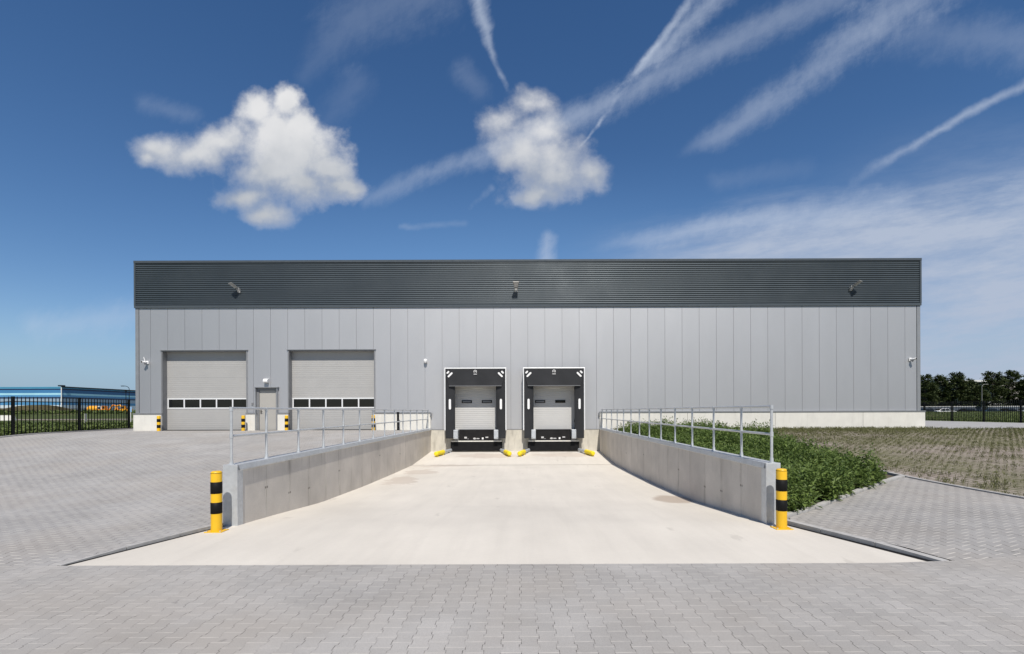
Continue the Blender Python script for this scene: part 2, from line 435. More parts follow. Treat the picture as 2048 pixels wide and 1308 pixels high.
# grass paver field
mb = MB()
mb.grid([[(x, y, field_z(y) if y > 6.6 else right_z(x, y)) for x in [lerp(10.14, 40.5, i / 30) for i in range(31)]] for y in [lerp(YE, 27.4, j / 30) for j in range(31)]])
mb.grid([[(x, y, right_z(x, y)) for x in [lerp(4.8, 10.14, i / 10) for i in range(11)]] for y in [lerp(24.2, 27.95, j / 6) for j in range(7)]])
mb.grid([[(x, y, field_z(y)) for x in (10.14, 23.0)] for y in (27.4, 27.95)])
o = mb.build('grass_paver_field', M['turf']); tag(o, kind='structure')
mb = MB(); mb.grid([[(x, y, right_z(x, y) - .03) for x in [lerp(4.8, 10.0, i / 14) for i in range(15)]] for y in [lerp(9.3, 24.2, j / 24) for j in range(25)]])
# keep the bed behind its kerb
vs = []
for (x, y, z) in mb.v:
    yk = 9.25 + 3.35 * max(0, (x - 5.12)) / 4.88
    vs.append((x, max(y, yk + .02), right_z(x, max(y, yk)) - .03))
mb.v = vs
o = mb.build('planting_bed_soil', M['soil']); tag(o, kind='structure')
mb = MB(); mb.grid([[(x, y, -.11) for x in (23.0, 30, 40.9)] for y in (27.4, 40, 78)])
o = mb.build('side_road', M['road']); tag(o, kind='structure')
mb = MB(); mb.grid([[(lerp(-500, -30, i / 30), y, -.17) for i in range(31)] for y in (79, 86)])
o = mb.build('distant_road', M['farroad']); tag(o, kind='structure')

# ramp slab
mb = MB()
yy = [YE, 7.2, 7.8, 8.4, 9.0] + [9.0 + .5 * j for j in range(1, 29)] + [23.27]
def sl(y): return slab_l(y) if y <= 9 else -5.4
def sr(y): return slab_r(y) if y <= 9 else 4.65
mb.grid([[(lerp(sl(y), sr(y), i / 12), y, slab_z(y)) for i in range(13)] for y in yy])
yy = [23.33] + [23.5 + .5 * j for j in range(0, 10)] + [28.35]
mb.grid([[(lerp(-5.4, 4.65, i / 12), y, slab_z(y)) for i in range(13)] for y in yy])
mb.box(-5.4, 4.65, 23.27, 23.33, -1.72, -1.68)
o = mb.build('ramp_slab', M['slab']); tag(o, kind='structure')
mb = MB().box(-5.27, 4.52, 23.275, 23.325, -1.66, -1.607)
o = mb.build('drain_channel', M['black']); tag(o, kind='structure')

def strip(pts, w, h0, h1, name, m, seg=.5, gap=.006):
    """row of kerb stones along a polyline; pts = (x, y), zf gives the ground"""
    mb = MB()
    for (a, b) in zip(pts, pts[1:]):
        a = Vector(a); b = Vector(b); L = (b - a).length; n = max(1, round(L / seg)); d = (b - a) / L; nn = Vector((-d.y, d.x)) * w / 2
        for i in range(n):
            p = a + d * (L * i / n + gap); q = a + d * (L * (i + 1) / n - gap)
            zp, zq = h1(p), h1(q)
            c = [p - nn, q - nn, q + nn, p + nn]; zz = [zp, zq, zq, zp]
            vs = [(v.x, v.y, z - h0) for v, z in zip(c, zz)] + [(v.x, v.y, z) for v, z in zip(c, zz)]
            mb.add(vs, [(0, 3, 2, 1), (4, 5, 6, 7), (0, 1, 5, 4), (1, 2, 6, 5), (2, 3, 7, 6), (3, 0, 4, 7)])
    return mb.build(name, m, recalc=True)
for nm, pts in (('slab_edge_strip', [(slab_l(YE) - .005, YE + .01), (slab_l(YE) + .05, YE + .01), (slab_l(9) + .04, 8.95), (slab_l(9) - .005, 8.95)]),
                ('slab_edge_strip', [(slab_r(YE) - .11, YE + .015), (slab_r(YE) + .012, YE + .015), (slab_r(9.15) + .012, 9.1), (slab_r(9.0) - .04, 9.0)])):
    j = MB().quad(*[(x, y, slab_z(y) + .004) for x, y in pts]).build(nm, M['rubber']); tag(j, kind='structure')  # thin black sheet just above the slab, along each flared edge
k = strip([(slab_l(YE) - .04, YE), (slab_l(9) - .04, 9.0)], .05, .25, lambda p: left_z(p.y) + .006, 'kerb', M['kerb'], .8); tag(k, kind='structure')
k = strip([(slab_r(YE) + .075, YE), (slab_r(9.15) + .075, 9.2)], .13, .25, lambda p: right_z(p.x, p.y) + .004, 'kerb', M['kerb'], .8); tag(k, kind='structure')
k = strip([(5.02, 9.28), (9.98, 12.68)], .12, .25, lambda p: right_z(p.x, p.y) + .045, 'kerb', M['kerb'], .9); tag(k, kind='structure')
k = strip([(10.08, YE), (10.08, 24.2)], .10, .25, lambda p: field_z(p.y) + .03, 'kerb', M['kerb'], .9); tag(k, kind='structure')
k = strip([(fence_x(6) + .22, 6), (fence_x(31.8) + .22, 31.8)], .18, .25, lambda p: left_z(p.y) + .05, 'kerb', M['kerb'], 1.); tag(k, kind='structure')
k = strip([(10.14, 27.45), (22.9, 27.45)], .001, .01, lambda p: field_z(p.y) - .05, 'kerb', M['kerb'], 12.); bpy.data.objects.remove(k)

# soil mounds far left
mb = MB(); rows = []
for j in range(9):
    t = j / 8; r = []
    for i in range(70):
        x = lerp(-200, -103, i / 69)
        hgt = 2.3 + .55 * math.sin(x * .21 + 1) + .4 * math.sin(x * .53) + random.uniform(-.15, .15)
        hgt *= S((-101 - x) / 12)
        r.append((x + random.uniform(-.4, .4), lerp(104, 128, t), -.3 + hgt * math.sin(math.pi * t) ** .8 if 0 < t < 1 else -.6))
    rows.append(r)
o = mb.grid(rows).build('soil_mound', M['mound']); tag(o, kind='structure')

# ------------------------------------------------------------------ the warehouse
XL, XR, ZT, ZB, ZP = -22.5, 23.27, 9.82, 7.08, .92
wh = thing('warehouse', 'long silver grey warehouse with an anthracite ribbed top band, overhead doors and loading docks', 'building', (0, YF, 0))
wh_loc = Vector((0, YF, 0))
def wpart(mb, name, m, parent=None, bevel=0):
    mb.v = [(x, y - YF, z) for x, y, z in mb.v]
    return mb.build(name, m, parent or wh, bevel)

D1 = (-20.94, -16.02, 4.54); D2 = (-13.56, -8.57, 4.55); PD = (-15.44, -14.22, 2.40)
DK = [(-2.63, 'd1'), (1.86, 'd2')]
openings = [(D1[0], D1[1], -1, D1[2]), (D2[0], D2[1], -1, D2[2]), (PD[0], PD[1], -1, PD[2])]
openings += [(cx - 1.55, cx + 1.55, -1, 2.9) for cx, _ in DK]
def cladding():
    mb = MB(); bk = MB()
    edges = [XL + .22]
    k = -4.62 - 17
    while k < XR - .3:
        if k > XL + .5: edges.append(k)
        k += 1.0
    edges.append(XR - .22)
    ops = sorted(openings)
    for a, b in zip(edges, edges[1:]):
        xs = sorted({a, b} | {q for q in (-5.31, 4.56) if a < q < b} | {q for o in ops for q in (o[0], o[1]) if a < q < b})
        for c, d in zip(xs, xs[1:]):
            mid = (c + d) / 2
            zb = ZP + .03 if (mid < -5.31 or mid > 4.56) else -.06
            for o in ops:
                if o[0] < mid < o[1]: zb = o[3]
            ga = .0065 if c == a else 0; gb = .0065 if d == b else 0
            mb.box(c + ga, d - gb, YF, YF + .10, zb, ZB + .15)
            bk.box(c, d, YF + .035, YF + .30, zb + .004, ZB + .1)
    return mb, bk
mb, bk = cladding()
wpart(mb, 'wall_cladding', M['clad']); wpart(bk, 'wall_core', M['clad_in'])
mb = MB(); mb.box(XL, XL + .20, YF - .012, YF + .3, ZP + .03, ZB); wpart(mb, 'corner_trim', M['trim'])
mb = MB(); mb.box(XR - .20, XR, YF - .012, YF + .3, ZP + .03, ZB); wpart(mb, 'corner_trim', M['trim'])
# ribbed top band
pitch = .1125; prof = []; z = ZB + .14
while z < ZT - .14:
    prof += [(YF - .04 + .019 * math.cos(2 * math.pi * k / 10), z + pitch * k / 10) for k in range(10)]
    z += pitch
prof.append((YF - .02, z))
mb = MB(); vs = [(x, y, q) for x in (XL + .03, XR - .03) for y, q in prof]; n = len(prof)
mb.add(vs, [(i, n + i, n + i + 1, i + 1) for i in range(n - 1)], True)
wpart(mb, 'parapet_cladding', M['band'])
zt0 = z
mb = MB().box(XL - .04, XR + .04, YF - .085, YF + .5, ZT - .13, ZT)
wpart(mb, 'parapet_cap', M['band_cap'])
mb = MB().box(XL - .03, XR + .03, YF - .07, YF + .1, ZB - .01, ZB + .135)
wpart(mb, 'drip_flashing', M['band_cap'])
for s in (XL - .035, XR - .065):
    wpart(MB().box(s, s + .10, YF - .075, YF + .3, ZB + .136, ZT - .131), 'parapet_end_trim', M['band_cap'])
wpart(MB().box(XL + .05, XR - .05, YF + .0, YF + .28, ZB + .10, ZT - .135), 'parapet_core', M['clad_in'])
# body behind
wpart(MB().box(XL, XL + .2, YF + .31, 76, -.5, ZB).box(XR - .2, XR, YF + .31, 76, -.5, ZB).box(XL + .21, XR - .21, 75.8, 76, -.5, ZB), 'side_wall', M['trim'])
wpart(MB().box(XL - .03, XL + .2, YF + .51, 76, ZB + .005, ZT).box(XR - .2, XR + .03, YF + .51, 76, ZB + .005, ZT).box(XL + .21, XR - .21, 75.8, 76.03, ZB + .005, ZT), 'side_band', M['band'])
wpart(MB().box(XL + .22, XR - .22, YF + .52, 75.7, 9.3, 9.45), 'roof', M['clad_in'])
# plinths with coping
pl = [(-22.56, D1[0], 0), (D1[1], PD[0], 0), (PD[1], D2[0], 0), (D2[1], -5.29, 0), (4.55, 23.46, 1)]
for a, b, j in pl:
    mb = MB()
    x = a
    step = 5.1
    while x < b - .01:
        e = min(b, x + step)
        if b - e < .4: e = b
        mb.box(x + (.008 if x > a else 0), e - (.008 if e < b else 0), YF - .10, YF + .2, -.6, ZP - .035); x = e
    p = wpart(mb, 'plinth', M['plinth'])
    wpart(MB().box(a - .02, b + .02, YF - .135, YF + .02, ZP - .03, ZP + .02), 'coping', M['trim'], p)
# coping ends beside the docks
for x in (-5.27, 4.53):
    wpart(MB().box(x - .05, x + .05, YF - .14, YF - .006, ZP - .22, ZP - .04), 'coping_end', M['reveal'])
# concrete base under the dock panels
mb = MB()
cuts = [-5.3] + [q for cx, _ in DK for q in (cx - 1.02, cx + 1.02)] + [4.57]
for i in range(0, len(cuts), 2): mb.box(cuts[i], cuts[i + 1], YF - .035, YF + .4, -2.2, -.085)
for cx, _ in DK: mb.box(cx - 1.02, cx + 1.02, YF - .03, YF + .4, -2.2, -.72)
wpart(mb, 'foundation_wall', M['base'])
wpart(MB().box(-5.28, 4.54, YF - .05, YF + .01, -.08, -.055), 'base_flashing', M['reveal'])

def ribs(mb, x0, x1, y, z0, z1, pitch, dep=.012, first=None):
    z = z0
    while z < z1 - .01:
        e = min(z + pitch, z1)
        # slightly curved slat: a recess line then a face
        mb.add([(x0, y + dep, z), (x1, y + dep, z), (x1, y, z + .018), (x0, y, z + .018), (x1, y - .002, (z + e) / 2), (x0, y - .002, (z + e) / 2), (x1, y + .0, e - .004), (x0, y + .0, e - .004), (x1, y + dep, e), (x0, y + dep, e)],
               [(0, 1, 2, 3), (3, 2, 4, 5), (5, 4, 6, 7), (7, 6, 8, 9)])
        z = e
def sectional(dr, lab):
    x0, x1, zt = dr; yd = YF + .36
    mb = MB()
    zw0, zw1 = 1.20, 1.82
    ribs(mb, x0 + .02, x1 - .02, yd, -.06, zw0, .122, .0035)
    ribs(mb, x0 + .02, x1 - .02, yd, zw1, zt + .1, .122, .0035)
    for zz in (.56, 2.44, 3.06, 3.68, 4.15):
        mb.box(x0 + .02, x1 - .02, yd - .004, yd + .02, zz - .014, zz + .008)
    mb.box(x0 + .02, x1 - .02, yd + .016, yd + .06, -.08, zt + .1)
    d = wpart(mb, 'sectional_door', M['door']); tag(d, lab)
    fr = MB(); n = 5; bw = .075; w = (x1 - x0 - .08 - bw) / n
    fr.box(x0 + .03, x1 - .03, yd - .02, yd + .014, zw0, zw0 + .07).box(x0 + .03, x1 - .03, yd - .02, yd + .014, zw1 - .07, zw1)
    for i in range(n + 1):
        xx = x0 + .04 + w * i
        wd = bw if i not in (0,) else bw
        fr.box(xx, xx + wd, yd - .018, yd + .013, zw0 + .069, zw1 - .069)
    wpart(fr, 'window_frame', M['frame_w'], d)
    for i in range(n):
        xx = x0 + .04 + w * i + bw
        wpart(MB().box(xx, xx + w - bw, yd - .006, yd + .01, zw0 + .07, zw1 - .07), 'window_pane', M['pane'], d)
    wpart(MB().box(x0 + .02, x1 - .02, yd - .012, yd + .03, -.085, -.055), 'bottom_seal', M['rubber'], d)
    # reveals and lintel
    rv = MB()
    rv.box(x0 - .03, x0 + .02, YF - .02, yd + .1, -.08, zt).box(x1 - .02, x1 + .03, YF - .02, yd + .1, -.08, zt)
    rv.box(x0 - .03, x1 + .03, YF - .022, yd + .1, zt + .001, zt + .05)
    r = wpart(rv, 'door_surround', M['reveal'])
    wpart(MB().box(x0 - .10, x1 + .10, YF - .07, YF - .001, zt + .052, zt + .085), 'lintel_flashing', M['trim'], r)
    for q in (x0 - .055, x1 + .031): wpart(MB().box(q, q + .024, YF - .03, YF + .02, ZP + .021, zt + .05), 'edge_trim', M['trim'], r)
sectional(D1, 'grey sectional door nearest the left end of the warehouse')
sectional(D2, 'grey sectional door between the personnel door and the docks')
# personnel door
x0, x1, zt = PD; yd = YF + .10
fr = MB().box(x0, x0 + .12, YF + .03, yd + .1, -.08, zt).box(x1 - .12, x1, YF + .03, yd + .1, -.08, zt).box(x0 + .12, x1 - .12, YF + .03, yd + .1, zt - .14, zt)
pf = wpart(fr, 'door_frame', M['reveal'])
wpart(MB().box(x0 - .10, x1 + .10, YF - .16, YF - .001, zt + .01, zt + .05), 'lintel_flashing', M['trim'], pf)
for q in (x0 - .04, x1 + .001): wpart(MB().box(q, q + .039, YF - .125, YF + .03, -.08, zt + .009), 'edge_trim', M['trim'], pf)
dl = MB().box(x0 + .125, x1 - .125, yd - .03, yd + .03, -.07, zt - .145)
pdl = wpart(dl, 'personnel_door', M['pdoor'], None, .006)
wpart(MB().box(x0 + .19, x0 + .24, yd - .045, yd - .031, .88, 1.14).tube((x0 + .215, yd - .03, 1.02), (x0 + .215, yd - .10, 1.02), .012).tube((x0 + .215, yd - .10, 1.02), (x0 + .34, yd - .10, 1.02), .012), 'handle', M['black'], pdl)
for zz in (.25, 1.1, 1.95):
    wpart(MB().tube((x1 - .118, yd - .04, zz - .06), (x1 - .118, yd - .04, zz + .06), .014, 8), 'hinge', M['frame_w'], pdl)
# dock doors
for cx, _ in DK:
    yd = YF + .21
    mb = MB(); ribs(mb, cx - 1.45, cx + 1.45, yd, -.08, 2.9, .116, .012)
    mb.box(cx - 1.5, cx + 1.5, yd + .014, yd + .05, -.1, 2.95)
    for zz in (.62, 1.38, 2.12): mb.box(cx - 1.45, cx + 1.45, yd - .004, yd + .02, zz - .012, zz + .006)
    d = wpart(mb, 'dock_door', M['door_l'])
    for sx in (-.70, .48):
        x = cx + sx + (.12 if cx < 0 else -.06)
        w = wpart(MB().box(x - .30, x + .30, yd - .022, yd - .003, 1.47, 1.64), 'window_frame', M['rubber'], d)
        wpart(MB().box(x - .245, x + .245, yd - .027, yd - .0225, 1.515, 1.595), 'window_pane', M['reveal'] if not (cx > 0 and sx > 0) else M['pane'], d)
    rv = MB().box(cx - 1.6, cx - 1.5, YF - .005, yd + .1, -.09, 2.95).box(cx + 1.5, cx + 1.6, YF - .005, yd + .1, -.09, 2.95).box(cx - 1.5, cx + 1.5, YF - .005, yd + .1, 2.85, 2.95)
    wpart(rv, 'dock_reveal', M['rubber'])
    wpart(MB().box(cx + 1.22, cx + 1.40, yd - .09, yd - .02, .32, .48), 'control_box', M['black'])

# ------------------------------------------------------------------ dock shelters
def oblong(cx, cz, L, w, ang, y, th=.008, n=8):
    p = []
    for k in range(2 * n):
        a = math.pi * (k if k < n else k - 1 + 1) / (n - 1) if k < n else math.pi * (k - n) / (n - 1) + math.pi
        ox = (L / 2 - w / 2) * (1 if False else 0)
        s = 1 if k < n else -1
        p.append((w / 2 * math.cos(a), s * (L / 2 - w / 2) + w / 2 * math.sin(a)))
    ca, sa = math.cos(ang), math.sin(ang)
    return MB().prism([(cx + x * ca - z * sa, cz + x * sa + z * ca) for x, z in p], 'y', y, y + th)
def dock_shelter(cx, label):
    t = thing('dock_shelter', label, 'dock shelter', (cx, 27.6, 0), 0, 'dock shelters')
    W, ZT_, y0, y1 = 1.76, 3.47, 0, .595
    f = MB().box(-W + .002, -W + .06, .03, y1, -.09, ZT_ - .06).box(W - .06, W - .002, .03, y1, -.09, ZT_ - .06).box(-W + .002, W - .002, .03, y1, ZT_ - .058, ZT_ - .002)
    f.build('frame', M['curtain'], t)
    tr = MB().box(-W - .012, -W + .05, -.012, .026, -.10, ZT_ - .052).box(W - .05, W + .012, -.012, .026, -.10, ZT_ - .052).box(-W - .012, W + .012, -.012, .026, ZT_ - .05, ZT_ + .012)
    tr.build('trim', M['frame_w'], t, .012)
    for s in (-1, 1):
        a, b = s * (W - .052), s * 1.17
        mb = MB(); n = 10
        # soft curtain, its inner edge bent slightly inwards
        fr = [[(lerp(a, b, i / n), .004 + .09 * (i / n) ** 3 + (.006 * math.sin(j * 1.3 + i)), z) for i in range(n + 1)] for j, z in enumerate([-.56, -.3, 0, .5, 1, 1.6, 2.2, 2.8, ZT_ - .06])]
        mb.grid(fr)
        mb.grid([[(x, y + .012, z) for x, y, z in r] for r in fr])
        c = mb.build('side_curtain', M['curtain'], t)
        oblong(s * 1.455, 1.4, .60, .125, 0, -.012).build('reflector', M['white'], c)
    # head curtain over the sides
    zs = [2.44, 2.6, 2.86, 3.1, ZT_ - .06]; hw = [1.50, 1.55, 1.63, 1.68, W - .053]
    rows = [[(lerp(-w, w, i / 14), -.055 * (1 - k / 4) - .012 + .006 * math.sin(i * .9 + k), z) for i in range(15)] for k, (z, w) in enumerate(zip(zs, hw))]
    mb = MB().grid(rows); mb.grid([[(x, y + .014, z) for x, y, z in r] for r in rows])
    h = mb.build('head_curtain', M['curtain'], t)
    MB().box(-1.50, 1.50, -.085, -.070, 2.425, 2.452).build('hem', M['reveal'], h)
    for s in (-1, 1):
        oblong(s * 1.43, 3.075, .36, .105, s * R(45), -.062).build('reflector', M['white'], h)
        oblong(s * 1.555, 3.215, .19, .10, s * R(45), -.058).build('reflector', M['white'], h)
    # small grey emblem: a swirl ring above a short bar
    e = MB(); n = 18
    for i in range(n):
        a0, a1 = R(-60) + i * R(290) / n, R(-60) + (i + 1) * R(290) / n
        r0, r1 = .055, .10
        e.quad((r0 * math.cos(a0), -.05, 3.26 + r0 * math.sin(a0)), (r1 * math.cos(a0), -.05, 3.26 + r1 * math.sin(a0)), (r1 * math.cos(a1), -.05, 3.26 + r1 * math.sin(a1)), (r0 * math.cos(a1), -.05, 3.26 + r0 * math.sin(a1)))
    e.box(-.03, .04, -.052, -.048, 3.235, 3.285).box(-.095, .095, -.056, -.050, 3.085, 3.135)
    e.build('emblem', M['sticker'], h)
    return t
dock_shelter(DK[0][0], 'black dock shelter with white reflectors, the one nearer the left railing')
dock_shelter(DK[1][0], 'black dock shelter with white reflectors, the one nearer the right railing')

def dock_leveller(cx, label):
    t = thing('dock_leveller', label, 'dock leveller', (cx, 28.0, 0), 0, 'dock levellers')
    lip = MB().box(-1.0, 1.0, -.02, .16, -.69, -.075).box(-1.0, 1.0, -.035, -.018, -.13, -.105).build('lip_plate', M['black'], t, .006)
    for x, z, w, h in ((-.63, -.53, .15, .10), (-.49, -.605, .06, .025), (.36, -.58, .10, .11), (.60, -.515, .16, .07)):
        MB().box(x - w / 2, x + w / 2, -.026, -.0205, z - h / 2, z + h / 2).build('sticker', M['sticker'] if w != .10 else M['white'], lip)
    e = MB(); n = 14
    pts = [(.085 * math.cos(2 * math.pi * i / n) - .11, .055 * math.sin(2 * math.pi * i / n) - .585) for i in range(n)]
    e.prism(pts, 'y', -.026, -.0205).box(0, .17, -.026, -.0205, -.615, -.56)
    e.build('maker_badge', M['sticker'], lip)
    for s in (-1, 1):
        b = MB().box(s * 1.155 - .125, s * 1.155 + .125, -.42, .16, -.58, -.07).build('bumper', M['steel'], t, .015)
        for zz in (-.13, -.5): MB().tube((s * 1.155 + s * .08, -.435, zz), (s * 1.155 + s * .08, -.419, zz), .018, 8).build('bolt', M['reveal'], b)
        MB().box(s * 1.155 - .13, s * 1.155 + .13, -.06, .16, -.70, -.603).build('bumper_foot', M['reveal'], t)
    MB().box(-1.46, 1.46, -.09, .16, -.765, -.706).build('ledge', M['plinth'], t)
    MB().box(-1.485, 1.485, -.08, .16, -1.285, -.77).build('buffer_board', M['rubber'], t, .01)
    return t
dock_leveller(DK[0][0] + .02, 'black steel dock leveller with grey bumpers under the left dock shelter')
dock_leveller(DK[1][0] - .02, 'black steel dock leveller with grey bumpers under the right dock shelter')

# wheel guides
def wheel_guide(cx, s, label):
    ya, yb = 27.85, 26.0
    xa, xb = cx + s * 1.45, cx + s * 1.98
    t = thing('wheel_guide', label, 'wheel guide', ((xa + xb) / 2, (ya + yb) / 2, slab_z(26.9)), 0, 'wheel guides at the docks')
    o = Vector(t.location)
    a = Vector((xa, ya, slab_z(ya) + .13)) - o; b = Vector((xb, yb, slab_z(yb) + .17)) - o
    k = a.lerp(b, .52)
    MB().tube(a, k, .085, 14).build('steel_tube', M['steel'], t)
    y = MB().tube(k, b, .122, 16); y.tube(b, b + (b - a).normalized() * .06, .122, 16, .08)
    y.build('yellow_sleeve', M['lemon'], t)
    for q in (.08, .45, .62, .93):
        f = MB(); p = a.lerp(b, q); f.box(p.x - .10, p.x + .10, p.y - .07, p.y + .07, slab_z(p.y + o.y) - o.z - .01, slab_z(p.y + o.y) - o.z + .035)
        f.build('foot', M['lemon'] if q > .5 else M['steel'], t)
wheel_guide(DK[0][0], -1, 'yellow tipped steel wheel guide left of the left dock')
wheel_guide(DK[0][0], 1, 'yellow tipped steel wheel guide right of the left dock')
wheel_guide(DK[1][0], -1, 'yellow tipped steel wheel guide left of the right dock')
wheel_guide(DK[1][0], 1, 'yellow tipped steel wheel guide right of the right dock')

# ------------------------------------------------------------------ retaining walls and railings
def retaining_wall(xi, xo, label, s):
    """xi inner face, xo outer face; s = +1 when the ramp lies towards +x"""
    t = thing('retaining_wall', label, 'retaining wall', ((xi + xo) / 2, 9.0, 0), 0, 'ramp retaining walls')
    o = Vector(t.location); mb = MB()
    a, b = min(xi, xo) - o.x, max(xi, xo) - o.x
    for k in range(20):
        y0 = k; y1 = min(k + 1, 19.1)
        if y1 <= y0: break
        mb.box(a, b, y0 + .004, y1 - .004, -2.2, -.012)
    mb.box(a + .02, b - .02, .02, 19.05, -2.2, -.03)
    mb.build('concrete_panels', M['wall'], t)
    xin = xi - o.x
    cap = MB().box(a - .012, b + .012, .0, 19.1, -.011, .018)
    f0, f1 = sorted((xin + s * .002, xin + s * .014))
    cap.add([(xin + s * .013, 0, .017), (xin + s * .013, 19.1, .017), (xin + s * .035, 19.1, -.075), (xin + s * .035, 0, -.075), (xin + s * .002, 19.1, -.10), (xin + s * .002, 0, -.10)], [(0, 1, 2, 3), (3, 2, 4, 5)])
    cap.build('steel_cap', M['galv'], t, recalc=True)
    ep = MB().box(a - .014, b + .014, -.05, -.002, -1.25, .022)
    w0, w1 = sorted((xin + s * .002, xin + s * .012))
    ep.box(w0, w1, -.0015, .14, -1.25, -.014)
    ep.build('end_plate', M['galv'], t, .012)
    return t
retaining_wall(-5.28, -5.52, 'left grey concrete retaining wall of the loading ramp with steel cap', 1)
retaining_wall(4.54, 4.78, 'right grey concrete retaining wall of the loading ramp beside the weeds', -1)

YP = [9.03, 10.27, 11.75, 13.23, 14.71, 16.19, 17.67, 19.15, 20.63, 22.11, 23.59, 25.07, 26.55, 28.0]
def railing(x, label):
    t = thing('railing', label, 'railing', (x, 9.03, .02), 0, 'galvanised ramp railings')
    for y in YP:
        y -= 9.03
        m = MB().tube((0, y, .0), (0, y, 1.05), .0242, 12)
        m.tube((0, y, 0), (0, y, .012), .06, 14).tube((0, y, .012), (0, y, .09), .035, 12, .031)
        m.tube((0, y, .49), (0, y, .57), .032, 12).tube((0, y, 1.0), (0, y, 1.075), .033, 12)
        m.build('post', M['galv'], t)
    MB().tube((0, -.0, 1.05), (0, 18.97, 1.05), .0242, 12).build('top_rail', M['galv'], t)
    MB().tube((0, 0, .53), (0, 18.97, .53), .0242, 12).build('mid_rail', M['galv'], t)
railing(-5.42, 'galvanised tube railing on top of the left retaining wall')
railing(4.67, 'galvanised tube railing on top of the right retaining wall')

# ------------------------------------------------------------------ bollards
def bollard(h, r, bands, label, loc, plate=True, group=None):
    t = thing('bollard', label, 'bollard', loc, 0, group)
    MB().lathe(0, 0, [(r, .0), (r, h - .035), (r * .93, h - .012), (r * .7, h)], 24).build('post', M['yellow'], t)
    for z0, z1 in bands:
        MB().lathe(0, 0, [(r + .0005, z0), (r + .003, z0 + .001), (r + .003, z1 - .001), (r + .0005, z1)], 24).build('black_band', M['blackband'], t)
    if plate:
        p = MB().box(-.15, .15, -.12, .12, 0, .014)
        b = p.build('base_plate', M['yellow'], t, .004)
        for sx in (-1, 1):
            for sy in (-1, 1): MB().tube((sx * .12, sy * .09, .012), (sx * .12, sy * .09, .03), .014, 6).build('bolt', M['steel'], b)
        MB().tube((0, 0, h - .036), (0, 0, h - .030), r + .002, 24, cap=False).build('cap_seam', M['rubber'], t)
    return t
bandsA = [(.32, .517), (.672, .876)]
zb = slab_z(8.55)
gA = 'yellow and black bollards at the ramp walls'
bA = bollard(1.065, .089, bandsA, 'large yellow and black banded bollard at the front end of the left ramp wall', (-5.40, 8.55, zb), True, gA)
dup(bA, (4.63, 8.62, slab_z(8.62)), 'large yellow and black banded bollard at the front end of the right ramp wall')
bandsB = [(.175, .36), (.52, .70)]
gB = 'small bollards at the overhead doors'
yb = 27.72; q = yb / F
bB = bollard(.88, .095, bandsB, 'small yellow and black bollard left of the leftmost overhead door', ((317.5 - VX) * q, yb, -.08), False, gB)
dup(bB, ((486.3 - VX) * q, yb, -.08), 'small yellow and black bollard between the leftmost overhead door and the personnel door')
dup(bB, ((573 - VX) * q, yb, -.08), 'small yellow and black bollard right of the personnel door')
dup(bB, ((746.7 - VX) * q, yb, -.08), 'small yellow and black bollard at the right edge of the second overhead door')
# black post by the plinth
t = thing('card_reader_post', 'slim black post on a foot plate before the white plinth behind the left railing', 'post', ((796 - VX) * 27.7 / F, 27.7, -.08))
MB().box(-.055, .055, -.05, .05, 0, .98).box(-.065, .065, -.06, .06, .98, 1.05).build('post', M['rubber'], t, .008)
MB().box(-.16, .16, -.12, .12, 0, .02).build('foot_plate', M['rubber'], t)

# ------------------------------------------------------------------ lamps and cameras on the facade
def fx(px): return (px - VX) * YF / F
def floodlight(px, label, yaw=0):
    t = thing('floodlight', label, 'floodlight', (fx(px), YF - .06, 8.05), 0, 'floodlights on the dark band')
    MB().box(-.06, .06, -.03, 0, -.12, .08).build('wall_plate', M['bracket'], t)
    b = MB()
    for s in (-1, 1): b.add([(s * .06 - .018, -.03, -.12), (s * .06 + .018, -.03, -.12), (s * .06 + .018, -.20, .06), (s * .06 - .018, -.20, .06), (s * .06 - .018, -.03, .02), (s * .06 + .018, -.03, .02), (s * .06 + .018, -.20, .14), (s * .06 - .018, -.20, .14)], [(0, 1, 2, 3), (4, 7, 6, 5), (0, 3, 7, 4), (1, 5, 6, 2), (0, 4, 5, 1), (3, 2, 6, 7)])
    b.build('bracket', M['bracket'], t)
    d = Vector((0, -.86, .50)).normalized(); n = Vector((0, .50, .86))
    a = Vector((0, -.16, .10)); e = a + d * .46; rot = Matrix.Rotation(R(yaw), 3, 'Z')
    h = MB(); vs = []
    for p, w in ((a, .11), (e, .17)):
        for u in (-.03, .045): vs += [p + Vector((-w, 0, 0)) + n * u, p + Vector((w, 0, 0)) + n * u]
    h.add([rot @ q for q in vs], [(0, 1, 5, 4), (2, 6, 7, 3), (0, 4, 6, 2), (1, 3, 7, 5), (0, 2, 3, 1), (4, 5, 7, 6)])
    hd = h.build('lamp_head', M['lamp'], t, .01, recalc=True)
    gl = MB(); vs = [a.lerp(e, .15) + Vector((-.10, 0, 0)) - n * .034, a.lerp(e, .15) + Vector((.10, 0, 0)) - n * .034, a.lerp(e, .95) + Vector((.135, 0, 0)) - n * .034, a.lerp(e, .95) + Vector((-.135, 0, 0)) - n * .034]
    gl.quad(*[rot @ q for q in vs]); gl.build('lens', M['sticker'], hd)
floodlight(481.5, 'grey floodlight on the dark band above the left overhead door', -32)
floodlight(1033, 'grey floodlight on the dark band above the loading docks')
floodlight(1700, 'grey floodlight on the dark band near the right end of the warehouse', 32)

